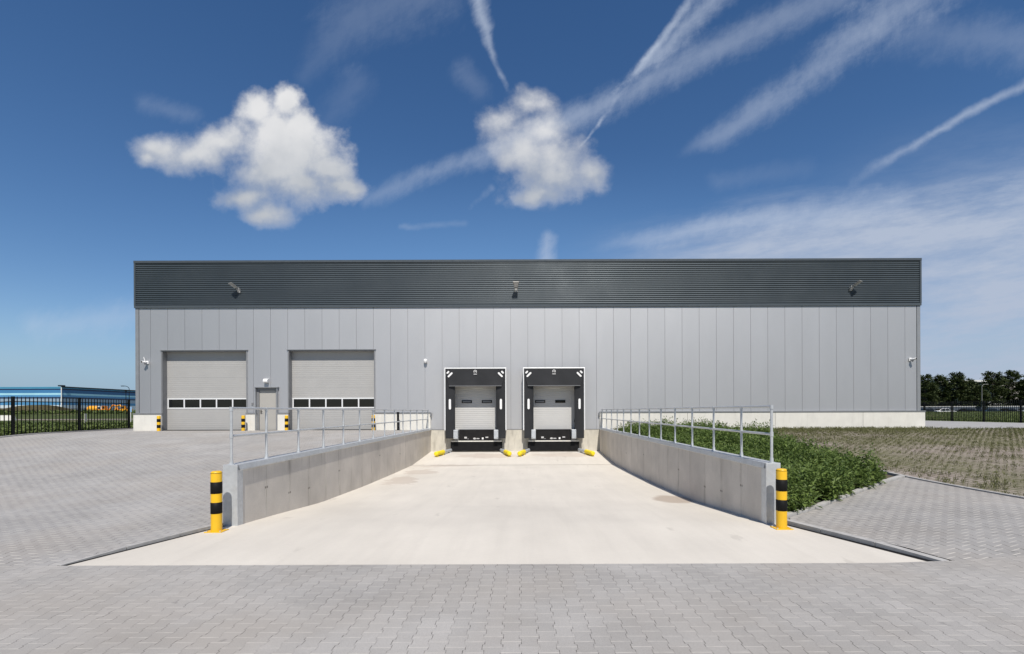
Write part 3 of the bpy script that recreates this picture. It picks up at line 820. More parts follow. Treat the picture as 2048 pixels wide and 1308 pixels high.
def fz(px, py): return CAMZ - (py - (HY - (px - VX) * .0035)) * YF / F
def cctv(px, py, label, s, antenna):
    t = thing('security_camera', label, 'security camera', (fx(px), YF - .015, fz(px, py)), 0, 'white security cameras')
    MB().box(-.075, .075, -.04, 0, -.09, .09).build('wall_box', M['white'], t, .01)
    b = MB().tube((0, -.04, .02), (s * .03, -.18, .03), .03, 10)
    b.tube((s * .03, -.10, .0), (s * .10, -.27, .01), .06, 14).tube((s * .10, -.27, .01), (s * .11, -.30, .01), .066, 14)
    h = b.build('camera_head', M['white'], t)
    MB().tube((s * .11, -.302, .01), (s * .112, -.308, .01), .05, 12).build('lens', M['black'], h)
    MB().lathe(s * .02, -.16, [(.02, -.14), (.045, -.115), (.06, -.07), (.06, -.04)], 14).build('dome', M['reveal'], t)
    if antenna:
        MB().tube((s * .03, -.15, .04), (s * .10, -.17, .30), .022, 8).build('floodlight_arm', M['white'], t)
cctv(296, 725, 'white security camera with raised arm near the left corner of the warehouse', -1, True)
cctv(1820, 719, 'white security camera near the right corner of the warehouse', 1, False)
t = thing('dome_camera', 'small white dome camera on the grey panels left of the docks', 'security camera', (fx(852), YF - .01, fz(852, 722)), 0)
MB().lathe(0, -.13, [(.05, -.13), (.085, -.09), (.10, -.03), (.10, .06), (.06, .10)], 18).build('dome', M['white'], t)
MB().box(-.05, .05, -.1, 0, .02, .09).build('bracket', M['white'], t)
t = thing('wall_lamp', 'small white lamp above the personnel door', 'wall lamp', (fx(534), YF - .01, fz(534, 762)), 0)
MB().box(-.12, .12, -.03, 0, -.11, .11).build('back_plate', M['bracket'], t)
MB().prism([(-.03, -.11), (-.03, .12), (-.14, .12), (-.22, .03), (-.22, -.06), (-.14, -.11)], 'x', -.125, .125).build('lamp_body', M['white'], t, .015)
t = thing('door_intercom', 'tiny dark intercom box on the panels left of the personnel door', 'intercom', (fx(504.8), YF - .005, fz(504.8, 808)), 0)
MB().box(-.045, .045, -.035, 0, -.07, .07).build('housing', M['reveal'], t, .006)
MB().tube((0, -.036, -.03), (0, -.042, -.03), .015, 8).build('button', M['sticker'], t)

# ------------------------------------------------------------------ fences
def fence(pts, zf, h, bar, br, label, ph=.10):
    t = thing('metal_fence', label, 'fence', (pts[0][0], pts[0][1], zf(*pts[0])), 0, 'black bar fences')
    o = Vector(t.location)
    for p in pts:
        z = zf(*p)
        MB().box(p[0] - .05 - o.x, p[0] + .05 - o.x, p[1] - .05 - o.y, p[1] + .05 - o.y, z - o.z - .2, z - o.z + h + .05).build('post', M['fence'], t)
    for a, b in zip(pts, pts[1:]):
        A = Vector((*a, zf(*a))) - o; B = Vector((*b, zf(*b))) - o
        mb = MB(); n = max(2, round((B - A).length / bar))
        for i in range(1, n):
            p = A.lerp(B, i / n)
            mb.tube(p + Vector((0, 0, .06)), p + Vector((0, 0, h)), br, 5)
            mb.tube(p + Vector((0, 0, h)), p + Vector((0, 0, h + .06)), br, 5, .004)
        for zz in (.14, h - .2):
            mb.tube(A + Vector((0, 0, zz)), B + Vector((0, 0, zz)), .022, 6)
        mb.build('bar_panel', M['fence'], t)
lp = [(fence_x(y), y) for y in (31.3, 27.3, 23.3, 19.3, 15.3, 11.3)]
fence(lp, lambda x, y: left_z(y) - .08, 1.93, .225, .021, 'black metal bar fence along the left edge of the yard')
rp = [(40.9 + .25 * i * .1, y) for i, y in enumerate((27.0, 30.2, 33.4, 36.5, 39.7, 42.9, 46.1, 49.3, 52.5, 55.7, 58.9, 62.1, 65.3, 68.5, 71.7, 74.9, 78.1))]
fence(rp, lambda x, y: -.13, 1.85, .165, .021, 'black metal bar fence beyond the road right of the warehouse')

# ------------------------------------------------------------------ vegetation
def leaf(mb, p, L, w, yaw, pitch, roll=0):
    d = Vector((math.cos(yaw) * math.cos(pitch), math.sin(yaw) * math.cos(pitch), math.sin(pitch)))
    s = d.cross(Vector((0, 0, 1)))
    if s.length < 1e-3: s = Vector((1, 0, 0))
    s.normalize(); s = (s + Vector((0, 0, 1)) * roll).normalized() * (w / 2)
    m = p + d * L * .5 + Vector((0, 0, .06 * L)); e = p + d * L - Vector((0, 0, .12 * L))
    k = len(mb.v)
    mb.v += [tuple(p), tuple(m - s), tuple(e), tuple(m + s)]
    mb.f += [(k, k + 1, k + 2, k + 3)]; mb.sm += [False]

# weeds of the bed (one mass)
mb = MB(); rnd = random.Random(3)
def hfield(x, y):
    h = .64 + .13 * math.sin(x * 2.1 + y * .7) + .09 * math.sin(y * 1.7 - x * 1.3) + .06 * math.sin(x * 5.3 + 2) * math.sin(y * 4.1)
    return h
N = 9000; cnt = 0
while cnt < N:
    y = 9.5 + 14.6 * rnd.random() ** 1.15; x = rnd.uniform(4.83, 9.95)
    yk = 9.25 + 3.35 * max(0, (x - 5.12)) / 4.88
    if y < yk + .10 + .10 * math.sin(x * 4.3) + .08 * math.sin(x * 9.1 + 1): continue
    xm = lerp(9.0, 9.9, S((y - 12) / 3)) + .3 * math.sin(y * 1.1) + .25 * math.sin(y * 2.7)
    edge = min(1, (xm - x) / .8, (y - yk) / .45 + .25, (24.1 - y) / 2.5 + .15)
    if edge <= 0:
        if rnd.random() > .05: continue
        edge = .12
    # bare corner near the kerb tip
    if x > 9.0 and y < yk + (x - 9.0) * 1.3 and rnd.random() > .06: continue
    if edge < .3 and rnd.random() > .45 + edge: continue
    cnt += 1
    h = hfield(x, y) * (.35 + .65 * S(edge)) * rnd.uniform(.45, 1.3)
    h *= lerp(1, .85, S((x - 7.6) / 2.0))
    if y > 19: h *= lerp(1, .7, S((y - 19) / 5))
    g0 = right_z(x, y) - .03
    lean = Vector((rnd.gauss(0, .16), rnd.gauss(0, .16), 0)) * h
    nl = 11
    for i in range(nl):
        tt = (i + rnd.random()) / nl
        tt = .12 + .88 * tt ** .8
        p = Vector((x, y, g0 + h * tt)) + lean * tt + Vector((rnd.gauss(0, .03), rnd.gauss(0, .03), 0))
        L = rnd.uniform(.07, .185) * (1.15 - .35 * tt)
        leaf(mb, p, L, L * rnd.uniform(.28, .5), rnd.uniform(0, 6.283), rnd.uniform(-.5, 1.0), rnd.uniform(-.5, .5))
    if rnd.random() < .16:          # thin upright shoots
        for i in range(3):
            p = Vector((x, y, g0 + h)) + lean
            leaf(mb, p, rnd.uniform(.08, .17), .018, rnd.uniform(0, 6.283), rnd.uniform(.9, 1.4))
o = mb.build('weed_bed', M['leaf']); tag(o, 'dense knee high green weeds growing behind the right ramp wall', 'weeds', kind='stuff')

# sparse grass in the paver field
mb = MB(); rnd = random.Random(5); cnt = 0
def tuft(mb, x, y, z, n, h0, h1, sp=.05, w=.012):
    for i in range(n):
        p = Vector((x + rnd.gauss(0, sp), y + rnd.gauss(0, sp), z))
        leaf(mb, p, rnd.uniform(h0, h1), w, rnd.uniform(0, 6.283), rnd.uniform(.6, 1.45))
i = 0
while i < 21000:
    x = rnd.uniform(5.0, 40.4); y = rnd.uniform(8.5, 27.9)
    if x > 1.0 * y * (2048 - VX) / F + 4: continue
    if x < 10.2 and y < 24.3: continue
    if x > 23 and y > 27.4: continue
    i += 1
    x = round(x / .25) * .25; y = round(y / .25) * .25
    den = .5 + .5 * math.sin(x * .45 + math.sin(y * .6) * 1.5) * math.sin(y * .8 + .5)
    far = S((y - 15) / 9)
    if rnd.random() > .18 + .45 * den * (.4 + .6 * far) + .25 * far: continue
    z = field_z(y)
    k = rnd.random()
    tuft(mb, x, y, z, 5 if k < .92 else 16, .04, .10 if k < .9 else .2, .035 if k < .92 else .10, .013)
for i in range(900):        # a fuller fringe along the plinth
    x = rnd.uniform(5.2, 23.3); y = rnd.uniform(26.6, 28.0)
    tuft(mb, x, y, field_z(y), 6, .05, .24, .06, .014)
for (x, y) in ((10.7, 10.9), (11.2, 11.5), (10.5, 11.9), (11.8, 12.3), (10.9, 13.2), (12.4, 11.2), (11.5, 10.3)):
    for k in range(4): tuft(mb, x + rnd.gauss(0, .12), y + rnd.gauss(0, .12), field_z(y), 14, .08, .22, .07, .012)
o = mb.build('sparse_grass', M['drygrass']); tag(o, 'sparse dry grass sprouting from the paver field at right', 'grass', kind='stuff')

# weeds beyond the left fence, and verge beyond the right fence
mb = MB(); rnd = random.Random(9)
for i in range(9000):
    y = 17 + 36 * rnd.random() ** 1.6; f = fence_x(min(y, 31.5))
    x = f - .15 - 34 * rnd.random() ** 1.5 if y < 32 else rnd.uniform(-75, -24.5)
    if x < -1.12 * y - 3: continue
    z = ground_z(x, y) if x < f - .4 else left_z(y) - .1
    h = rnd.uniform(.12, .42) * (1 if y < 32 else .6)
    for k in range(5):
        p = Vector((x + rnd.gauss(0, .12), y + rnd.gauss(0, .12), z + h * rnd.random()))
        L = rnd.uniform(.14, .30)
        leaf(mb, p, L, L * .42, rnd.uniform(0, 6.283), rnd.uniform(-.2, 1.1), rnd.uniform(-.4, .4))
for i in range(3500):
    y = rnd.uniform(96, 104); x = rnd.uniform(-125, -70); z = ground_z(x, y) - .1
    L = rnd.uniform(.3, .8); leaf(mb, Vector((x, y, z + rnd.random() * .4)), L, L * .5, rnd.uniform(0, 6.283), rnd.uniform(0, 1.3))
o = mb.build('weed_field', M['weed']); tag(o, 'green weeds beyond the left fence', 'weeds', kind='stuff')
mb = MB(); rnd = random.Random(11)
for i in range(9000):
    y = 28 + 62 * rnd.random() ** 1.2; x = rnd.uniform(41.3, 41.5 + .62 * y + 12)
    if y < 30 or x > 1.06 * y + 6: continue
    z = ground_z(x, y); L = rnd.uniform(.15, .42)
    for k in range(3): leaf(mb, Vector((x + rnd.gauss(0, .15), y + rnd.gauss(0, .15), z)), L, .06, rnd.uniform(0, 6.283), rnd.uniform(.5, 1.4))
o = mb.build('verge_grass', M['weed']); tag(o, 'long green grass on the verge beyond the right fence', 'grass', kind='stuff')

def make_tree(seed, H, Rm, label, loc, lean=0):
    rnd = random.Random(seed)
    t = thing('conifer_tree', label, 'tree', loc, 0, 'dark trees beyond the right fence')
    tr = MB().tube((0, 0, -.2), (0, 0, H * .5), .17, 8, .11); tr.tube((0, 0, H * .5), (0, 0, H * .95), .11, 6, .02)
    cr = MB()
    nb = int(H * 12)
    for i in range(nb):
        tt = (i + rnd.random()) / nb
        z = H * (.06 + .93 * tt)
        r = Rm * 1.05 * math.sqrt(max(.015, 1 - ((tt - .36) / .655) ** 2)) * rnd.uniform(.6, 1.15)
        a = rnd.uniform(0, 6.283)
        e = Vector((math.cos(a) * r, math.sin(a) * r, z + rnd.uniform(.05, .5)))
        s = Vector((0, 0, z - r * .12))
        tr.tube(s, e, .035, 4, .01, cap=False)
        for k in range(int(14 + 24 * r)):
            q = s.lerp(e, .25 + .75 * rnd.random() ** .7)
            q += Vector((rnd.gauss(0, .20), rnd.gauss(0, .20), rnd.gauss(0, .16)))
            L = rnd.uniform(.3, .7)
            leaf(cr, q, L, L * .45, a + rnd.gauss(0, 1.0), rnd.uniform(-.3, 1.0), rnd.uniform(-.6, .6))
    for k in range(50):
        leaf(cr, Vector((rnd.gauss(0, .08), rnd.gauss(0, .08), H * rnd.uniform(.9, 1.0))), .34, .12, rnd.uniform(0, 6.283), rnd.uniform(.3, 1.4))
    tr.build('trunk', M['bark'], t); cr.build('crown', M['conifer'], t)
    return t
def far(px, Y): return (px - VX) * Y / F
GT = -.3
protos = []
trees = [  # px, top py, Y, half width px, label
    (1850, 756, 118, 17, 'dark conifer tree closest to the warehouse corner, partly behind it'),
    (1881, 757, 120, 18, 'dark conifer tree with thin top left of the curved white pole\'s right neighbour'),
    (1913, 752, 119, 19, 'dark conifer tree with twin spiked top between the curved pole and the grey lamp post'),
    (1938, 766, 121, 16, 'low broad dark tree just left of the grey lamp post'),
    (1956, 778, 117, 13, 'smallest dark tree directly behind the grey lamp post'),
    (1985, 750, 119, 20, 'wide dark conifer tree just right of the grey lamp post'),
    (2026, 748, 120, 20, 'tallest dark conifer tree near the right edge of the view'),
    (2052, 768, 118, 17, 'dark conifer tree cut by the right edge of the view')]
trees[1] = (1881, 757, 120, 18, 'dark conifer tree with thin top just right of the curved white pole')
for i, (px, py, Y, hw, lab) in enumerate(trees):
    H = (HY + 1 - py) * Y / F + CAMZ - GT
    make_tree(40 + i, H, hw * 1.15 * Y / F, lab, (far(px, Y), Y, GT))
for i, (px, lab) in enumerate(((2082, 'dark conifer tree just outside the right edge of the view'), (2115, 'second dark conifer tree outside the right edge of the view'))):
    pass

# ------------------------------------------------------------------ background right
def building(name, label, cat, x0, x1, y0, y1, z1, mwall, mroof, win=None):
    t = thing(name, label, cat, ((x0 + x1) / 2, y0, -.3))
    o = t.location; w = (x1 - x0) / 2; d = y1 - y0
    MB().box(-w, w, 0, d, 0, z1 + .3).build('wall', mwall, t)
    MB().box(-w - .2, w + .2, -.2, d + .2, z1 + .301, z1 + .3 + max(.35, z1 * .06)).build('roof', mroof, t)
    return t
M['far_green'] = simple('dark_green_sheet', (.022, .042, .042), .6, .1, .08, .3)
M['far_white'] = simple('far_white_trim', (.72, .72, .70), .6)
M['far_beige'] = simple('far_beige', (.45, .42, .38), .7)
M['far_wall'] = simple('blue_grey_wall', (.085, .105, .135), .7, 0, .1, .3)
b = building('distant_hall', 'dark green hall with a white roof edge behind the trees at right', 'building', far(1872, 170), far(1990, 170), 170, 200, CAMZ + (819 - 764) * 170 / F, M['far_green'], M['far_white'])
MB().box(-9, 9, -.05, -.01, 1, 3.4).build('window_band', M['glass_d'], b)
b = building('distant_beige_building', 'beige building half hidden by the rightmost trees', 'building', far(2000, 190), far(2110, 190), 190, 215, CAMZ + (819 - 767) * 190 / F, M['far_beige'], M['lamp'])
MB().box(-8, 8, -.05, -.01, 3.0, 4.6).build('window_band', M['glass_d'], b)
b = thing('white_tent', 'low white gabled shed behind the fence beneath the right trees', 'shed', (far(1992, 128), 128, -.3))
w = 22 * 128 / F; hh = (819 - 803) * 128 / F + 1.3
MB().prism([(-w, 0), (w, 0), (w, hh * .62), (0, hh), (-w, hh * .62)], 'y', 0, 9).build('shell', M['far_white'], b)
MB().box(-.9, .9, -.06, -.01, 0, 2.2).build('door', M['glass_d'], b)
t = thing('boundary_wall', 'long low blue grey wall with pale coping behind the parked cars', 'wall', (far(1960, 116), 116, -.3))
MB().box(-22, 22, 0, .3, 0, 1.95).build('wall_face', M['far_wall'], t); MB().box(-22.05, 22.05, -.05, .35, 1.951, 2.09).build('coping', M['far_white'], t)
# lamp posts
def street_lamp(name, label, loc, h, arm, m, curve=False):
    t = thing(name, label, 'street lamp', loc)
    mb = MB().tube((0, 0, -.3), (0, 0, h * .55 if not curve else h), .075, 8, .06)
    if not curve: mb.tube((0, 0, h * .55), (0, 0, h - .4), .06, 8, .045)
    mb.build('pole', m, t)
    if not curve:
        a = MB(); pts = [Vector((arm * (1 - math.cos(q * math.pi / 2)), 0, h - .4 + .55 * math.sin(q * math.pi / 2))) for q in (0, .25, .5, .75, 1.)]
        for p, q in zip(pts, pts[1:]): a.tube(p, q, .045, 8)
        a.build('arm', m, t)
        e = pts[-1]; s = 1 if arm > 0 else -1
        MB().box(min(e.x - .05, e.x + s * .55), max(e.x - .05, e.x + s * .55), -.12, .12, e.z - .07, e.z + .05).build('lamp_head', m, t, .02)
    return t
street_lamp('street_lamp', 'dark street lamp with curved arm left of the warehouse', (far(258.5, 86), 86, -.2), 5.75, -.85, M['fence'])
street_lamp('street_lamp', 'thin grey lamp post among the trees beyond the right fence', (far(1964, 100), 100, .3), 5.75, .7, M['lamp'])
t = thing('curved_pole', 'pale curved pole leaning before the trees right of the warehouse corner', 'pole', (far(1869.5, 121), 121, -.3))
mb = MB(); pts = [Vector((0, 0, 0)), Vector((.25, 0, 2.5)), Vector((.12, 0, 4.2)), Vector((-.20, 0, 5.3)), Vector((-.62, 0, 6.35))]
for p, q in zip(pts, pts[1:]): mb.tube(p * 1.17, q * 1.17, .10, 8)
mb.build('shaft', M['far_white'], t)
MB().box(-1.1, -.65, -.12, .12, 7.38, 7.52).build('lamp_head', M['lamp'], t)
t = thing('utility_pole', 'thin dark pole left of the street lamp beyond the left fence', 'pole', (far(252, 88), 88, -.2))
MB().tube((0, 0, 0), (0, 0, 5.0), .06, 8, .05).build('shaft', M['fence'], t); MB().box(-.12, .12, -.12, .12, 5.0, 5.22).build('cap', M['fence'], t)
t = thing('marker_post', 'short white marker post in the weeds beyond the left fence', 'post', (far(171.5, 55), 55, -.2))
MB().box(-.065, .065, -.065, .065, 0, .98).build('shaft', M['far_white'], t); MB().box(-.07, .07, -.07, .07, .981, 1.06).build('cap', M['white'], t)
M['blue_sign'] = simple('pale_blue_sign', (.30, .48, .75), .5)
t = thing('blue_flag_sign', 'pale blue sign on a white pole beside the warehouse corner at left', 'sign', (far(261.5, 60), 60, -.2))
MB().tube((0, 0, 0), (0, 0, 1.9), .045, 8).build('pole', M['far_white'], t); MB().box(-.17, .17, -.06, -.046, 1.25, 1.9).build('panel', M['blue_sign'], t)

# parked cars
def car_mesh(t, paint):
    prof = [(-2.15, .28), (2.1, .28), (2.2, .55), (2.1, .80), (1.15, .95), (.45, 1.42), (-.95, 1.46), (-1.75, 1.02), (-2.2, .92), (-2.25, .5)]
    mb = MB(); n = len(prof)
    vs = []
    for yy, k in ((-.86, 1), (-.80, .98), (.80, .98), (.86, 1)):
        pass
    for yy in (-.86, .86):
        for x, z in prof:
            s = 1 if z < 1.0 else .80
            vs.append((x, yy * s, z))
    mb.add(vs, [tuple(range(n)), tuple(range(n, 2 * n))[::-1]] + [(i, n + i, n + (i + 1) % n, (i + 1) % n) for i in range(n)])
    b = mb.build('body', paint, t, .05, recalc=True)
    w = MB()
    for s in (-1, 1):
        for q in ([(-1.55, 1.04), (-.35, 1.0), (-.35, 1.38), (-.95, 1.39)], [(-.27, 1.0), (.95, .98), (.42, 1.36), (-.27, 1.38)]):
            pts = [(x, s * (.875 if z < 1.1 else .71), z) for x, z in q]
            w.quad(*(pts if s > 0 else pts[::-1]))
    w.build('side_window', M['glass_d'], b)
    w = MB().quad((1.12, -.72, .985), (1.12, .72, .985), (.50, .62, 1.40), (.50, -.62, 1.40)).quad((-1.72, -.70, 1.07), (-1.72, .70, 1.07), (-1.02, .62, 1.44), (-1.02, -.62, 1.44))
    w.build('windscreen', M['glass_d'], b)
    for x in (-1.35, 1.35):
        for y in (-.80, .80):
            MB().tube((x, y - .1, .32), (x, y + .1, .32), .32, 14).build('wheel', M['tyre'], t)
def car(px, Y, paint, label, rz=0):
    t = thing('parked_car', label, 'car', (far(px, Y), Y, -.2), rz, 'parked cars beyond the right fence')
    car_mesh(t, paint)
cp = {k: simple('car_paint_' + k, c, .25, .3 if k != 'white' else 0, .02, coat=.6) for k, c in dict(white=(.85, .85, .86), black=(.012, .012, .014), blue=(.03, .06, .10), grey=(.05, .055, .065), silver=(.35, .37, .40)).items()}
car(1888, 111, cp['white'], 'white parked car closest to the warehouse corner')
car(1856, 112, cp['grey'], 'dark grey parked car just behind the warehouse corner, left of the white car')
car(1936, 112, cp['black'], 'black parked car right of the white car')
car(1981, 111, cp['blue'], 'dark blue parked car right of the grey lamp post')
car(2018, 112, cp['black'], 'black parked car left of the silver car', R(8))
car(2056, 111, cp['silver'], 'silver parked car at the right edge of the view')

# ------------------------------------------------------------------ background left: striped hall and machines
def stripe_mat(name, bandsz):
    m, t, b = mat(name)
    p = t.pos(); _, _, z = t.sep(p)
    cr = t.n.new('ShaderNodeValToRGB'); cr.color_ramp.interpolation = 'CONSTANT'
    el = cr.color_ramp.elements
    for i, (q, c) in enumerate(bandsz):
        e = el[i] if i < 2 else el.new(q)
        e.position = q; e.color = (*c, 1)
    t.put(cr.inputs[0], t.rng(z, -1, 13, 0, 1))
    f = t.rng(t.noise(p, .2, 3), .3, .7, .93, 1.06)
    t.put(b.inputs['Base Color'], t.mix(1, cr.outputs[0], t.xyz(f, f, f), 'MULTIPLY'))
    b.inputs['Roughness'].default_value = .45
    return m
YB = 200.
def hz(py): return (CAMZ + (825 - py) * YB / F + 1) / 14
bz = [(0, (.60, .66, .70)), (hz(813.5), (.62, .70, .74)), (hz(810), (.08, .27, .50)), (hz(804), (.30, .40, .50)), (hz(797), (.03, .06, .13)), (hz(793.5), (.10, .30, .55)), (hz(789.5), (.40, .72, .85)), (hz(786), (.06, .22, .45)), (hz(779.5), (.015, .03, .09)), (hz(777), (.10, .38, .60))]
M['stripe'] = stripe_mat('blue_striped_cladding', bz)
xb = far(123.5, YB)
t = thing('striped_hall', 'long flat hall with horizontal blue and white stripes beyond the left fence', 'building', (xb, YB, -.5))
zt = CAMZ + (825 - 774.5) * YB / F
MB().box(-190, 0, 0, 140, 0, zt + .5).build('wall', M['stripe'], t)
M['navy'] = simple('navy_trim', (.012, .014, .02), .5)
MB().box(-.15, .25, -.1, 140.2, zt + .501, zt + .95).build('roof_edge', M['navy'], t)
MB().box(-190, -.151, -.1, .4, zt + .501, zt + .75).build('roof_edge', M['stripe'], t)
MB().box(-.25, .12, -.12, -.01, 0, zt + .5).build('corner_trim', M['far_white'], t)
MB().box(-1.3, .4, -.3, 1.2, zt + .96, zt + 1.45).build('roof_vent', M['navy'], t)
# machines: tanker and two excavators, left orange digger
Ym = 150.
def wheels(t, xs, r, yw):
    for x in xs:
        for y in (-yw, yw): MB().tube((x, y - .2, r), (x, y + .2, r), r, 14).build('wheel', M['tyre'], t)
t = thing('tank_trailer', 'yellow orange tank vehicle parked beyond the left fence', 'tanker', (far(187.5, Ym), Ym, .2))
mb = MB(); n = 16
pr = [(-1.75, .15), (-1.6, .72), (-1.2, .92), (1.2, .92), (1.6, .72), (1.75, .15)]
vs = [(x, r * math.cos(2 * math.pi * i / n), 1.95 + r * math.sin(2 * math.pi * i / n)) for x, r in pr for i in range(n)]
mb.add(vs, [(j * n + i, j * n + (i + 1) % n, (j + 1) * n + (i + 1) % n, (j + 1) * n + i) for j in range(len(pr) - 1) for i in range(n)], True)
mb.build('tank', M['orange_y'], t); MB().box(-1.7, 2.9, -.5, .5, .75, 1.0).build('chassis', M['black'], t)
c = MB().prism([(1.9, .9), (3.2, .9), (3.2, 1.6), (2.95, 2.75), (1.9, 2.75)], 'y', -.85, .85).build('cab', M['far_white'], t)
MB().box(2.05, 2.7, -.87, -.855, 1.75, 2.5).build('cab_window', M['glass_d'], c)
wheels(t, (-1.2, .1, 2.6), .48, .75)
def excavator(px, label, m, s=1, Y=Ym, z=.3):
    t = thing('excavator', label, 'excavator', (far(px, Y), Y, z))
    for y in (-.9, .9): MB().prism([(-1.5, .0), (1.5, .0), (1.8, .35), (1.5, .75), (-1.5, .75), (-1.8, .35)], 'y', y - .25, y + .25).build('track', M['tyre'], t)
    MB().box(-1.5 , 1.2, -1.0, 1.0, .85, 1.7).build('body', m, t, .06)
    c = MB().prism([(-.1 * s, 1.7), (1.1 * s, 1.7), (1.0 * s, 2.7), (0, 2.75)], 'y', -1.0, -.1).build('cab', m, t, recalc=True)
    MB().box(min(.15 * s, .9 * s), max(.15 * s, .9 * s), -1.02, -1.005, 1.85, 2.6).build('cab_window', M['glass_d'], c)
    a = MB()
    pts = [(1.1 * s, 1.3), (2.4 * s, 3.0), (3.4 * s, 2.7), (3.9 * s, 1.4)]
    for p, q in zip(pts, pts[1:]): a.tube((p[0], .3, p[1]), (q[0], .3, q[1]), .2, 6)
    a.build('boom', m, t)
    MB().prism([(3.6 * s, 1.4), (4.2 * s, 1.4), (4.0 * s, .7), (3.3 * s, .8)], 'y', -.1, .7).build('bucket', M['black'], t, recalc=True)
    return t
excavator(209, 'orange excavator right of the yellow tank vehicle', M['orange'], 1)
excavator(254, 'orange excavator closest to the street lamp at left', M['orange_y'], -1)
excavator(109, 'small orange excavator half hidden by the soil mounds', M['orange'], -1, 135, -1.3).scale = (.8, .8, .8)
# construction clutter: container cabins
for px, m, lab in ((155, 'far_wall', 'dark site container left of the yellow tank vehicle'), (232, 'far_wall', 'dark site container between the two larger excavators')):
    t = thing('site_container', lab, 'container', (far(px, 158), 158, -.2))
    mb = MB().box(-2.2, 2.2, 0, 2.4, 0, 2.6)
    for i in range(16): mb.box(-2.1 + i * .27, -2.0 + i * .27, -.05, -.001, .1, 2.5)
    mb.build('shell', M[m], t); MB().box(-.6, .4, -.08, -.051, 1.1, 2.0).build('window', M['far_white'], t)
t = thing('concrete_blocks_pile', 'pale concrete barrier lying along the distant road behind the left fence', 'barrier', (far(12, 76), 76, -.2))
MB().prism([(-.35, 0), (.35, 0), (.12, .8), (-.12, .8)], 'x', -2.6, 1.3).build('barrier', M['plinth'], t, recalc=True)

# ------------------------------------------------------------------ sun, sky, clouds
sv = Vector((.105, -.74, 1.0)).normalized()          # direction towards the sun
el = math.asin(sv.z)
sun = bpy.data.lights.new('sun', 'SUN'); sun.energy = 4.8; sun.angle = R(.5); sun.color = (1, .945, .865)
so = bpy.data.objects.new('sun', sun); col.objects.link(so)
so.rotation_euler = (-sv).to_track_quat('-Z', 'Y').to_euler(); so.location = (5, -30, 40)

w = bpy.data.worlds.new('World'); scene.world = w; w.use_nodes = True
t = NT(w.node_tree); bg = t.n['Background']
sky = t.n.new('ShaderNodeTexSky'); sky.sky_type = 'NISHITA'; sky.sun_disc = False
sky.sun_elevation = el; sky.sun_rotation = math.atan2(sv.x, sv.y)
sky.altitude = 0; sky.air_density = 1.0; sky.dust_density = .0; sky.ozone_density = 2.0
gen = t.n.new('ShaderNodeTexCoord').outputs['Generated']
dx, dyy, dz = t.sep(gen)
yc = t.m('MAXIMUM', dyy, .06)
front = t.rng(dyy, .06, .15)
P0 = t.xyz(t.m('DIVIDE', dx, yc), t.m('DIVIDE', dz, yc), 0)      # direction as tangent of angles east / up
def uv(px, py): return ((px - VX) / F, (HY - py) / F, 0)
u_, v_, _ = t.sep(P0)
def fbm(vec, sc, det=8, rough=.62): return t.m('SUBTRACT', t.noise(vec, sc, det, rough), .5)
nw = t.noise(P0, 3.2, 3, .5, True); nf = t.noise(P0, 26, 3, .65, True)
Pl = t.v('ADD', P0, t.v('ADD', t.v('SCALE', t.v('SUBTRACT', nf, (.5, .5, .5)), None, .012), t.v('SCALE', t.v('SUBTRACT', nw, (.5, .5, .5)), None, .05)))
hsv = t.n.new('ShaderNodeHueSaturation'); hsv.inputs['Saturation'].default_value = 1.22; hsv.inputs['Value'].default_value = 1.0
t.l.new(sky.outputs[0], hsv.inputs['Color'])
sky_c = t.mix(1, hsv.outputs[0], (1.0, 1.0, 1.08, 1), 'MULTIPLY')
dim = t.rng(dyy, -.5, .1, .68, 1.0, True)  # sky behind the camera is deliberately dimmed to weaken the fill light
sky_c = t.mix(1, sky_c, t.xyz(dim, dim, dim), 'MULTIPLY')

# two cumulus clouds: smooth body field + billowing noise; shade from the slope of the billows towards the light
W1 = t.v('SCALE', t.v('SUBTRACT', t.noise(P0, 6.5, 3, .55, True), (.5, .5, .5)), None, .075)
Q = t.v('ADD', P0, W1)
def body(lst, k):
    acc = None
    for px, py, rx, ry in lst:
        q = t.v('MULTIPLY', t.v('SUBTRACT', Q, uv(px, py)), (F / rx, F / ry, 0))
        d = t.m('SUBTRACT', 1, t.v('LENGTH', q))
        acc = d if acc is None else t.m('SMOOTH_MAX', acc, d, k)
    return acc
def billow(P):
    return t.m('ADD', t.m('MULTIPLY', fbm(P, 9.0, 7, .60), 1.05), t.m('MULTIPLY', fbm(t.v('ADD', P, (3.1, 1.7, .4)), 30, 4, .6), .34))
B1 = [(575, 312, 140, 96), (574, 200, 44, 44), (508, 212, 46, 46), (600, 250, 62, 66), (545, 255, 80, 62), (452, 268, 92, 52), (395, 296, 120, 50), (318, 288, 78, 36), (294, 305, 42, 26), (660, 335, 66, 50), (685, 362, 66, 36), (490, 396, 72, 34), (528, 428, 70, 26), (610, 375, 105, 46), (545, 350, 100, 56)]
B2 = [(1055, 214, 70, 46), (1012, 250, 66, 52), (1105, 322, 130, 66), (1080, 385, 98, 42), (1185, 345, 54, 44), (1045, 300, 84, 60), (1085, 270, 60, 48), (1095, 350, 100, 52)]
bil = billow(P0); lo1 = fbm(P0, 9.0, 2, .5); lo2 = fbm(t.v('ADD', P0, (-.012, .030, 0)), 9.0, 2, .5)
c1 = body(B1, .5); c2 = body(B2, .5)
d1 = t.m('ADD', t.m('SUBTRACT', c1, .02), t.m('MULTIPLY', bil, 1.25)); d2 = t.m('ADD', t.m('SUBTRACT', c2, .06), t.m('MULTIPLY', bil, 1.35))
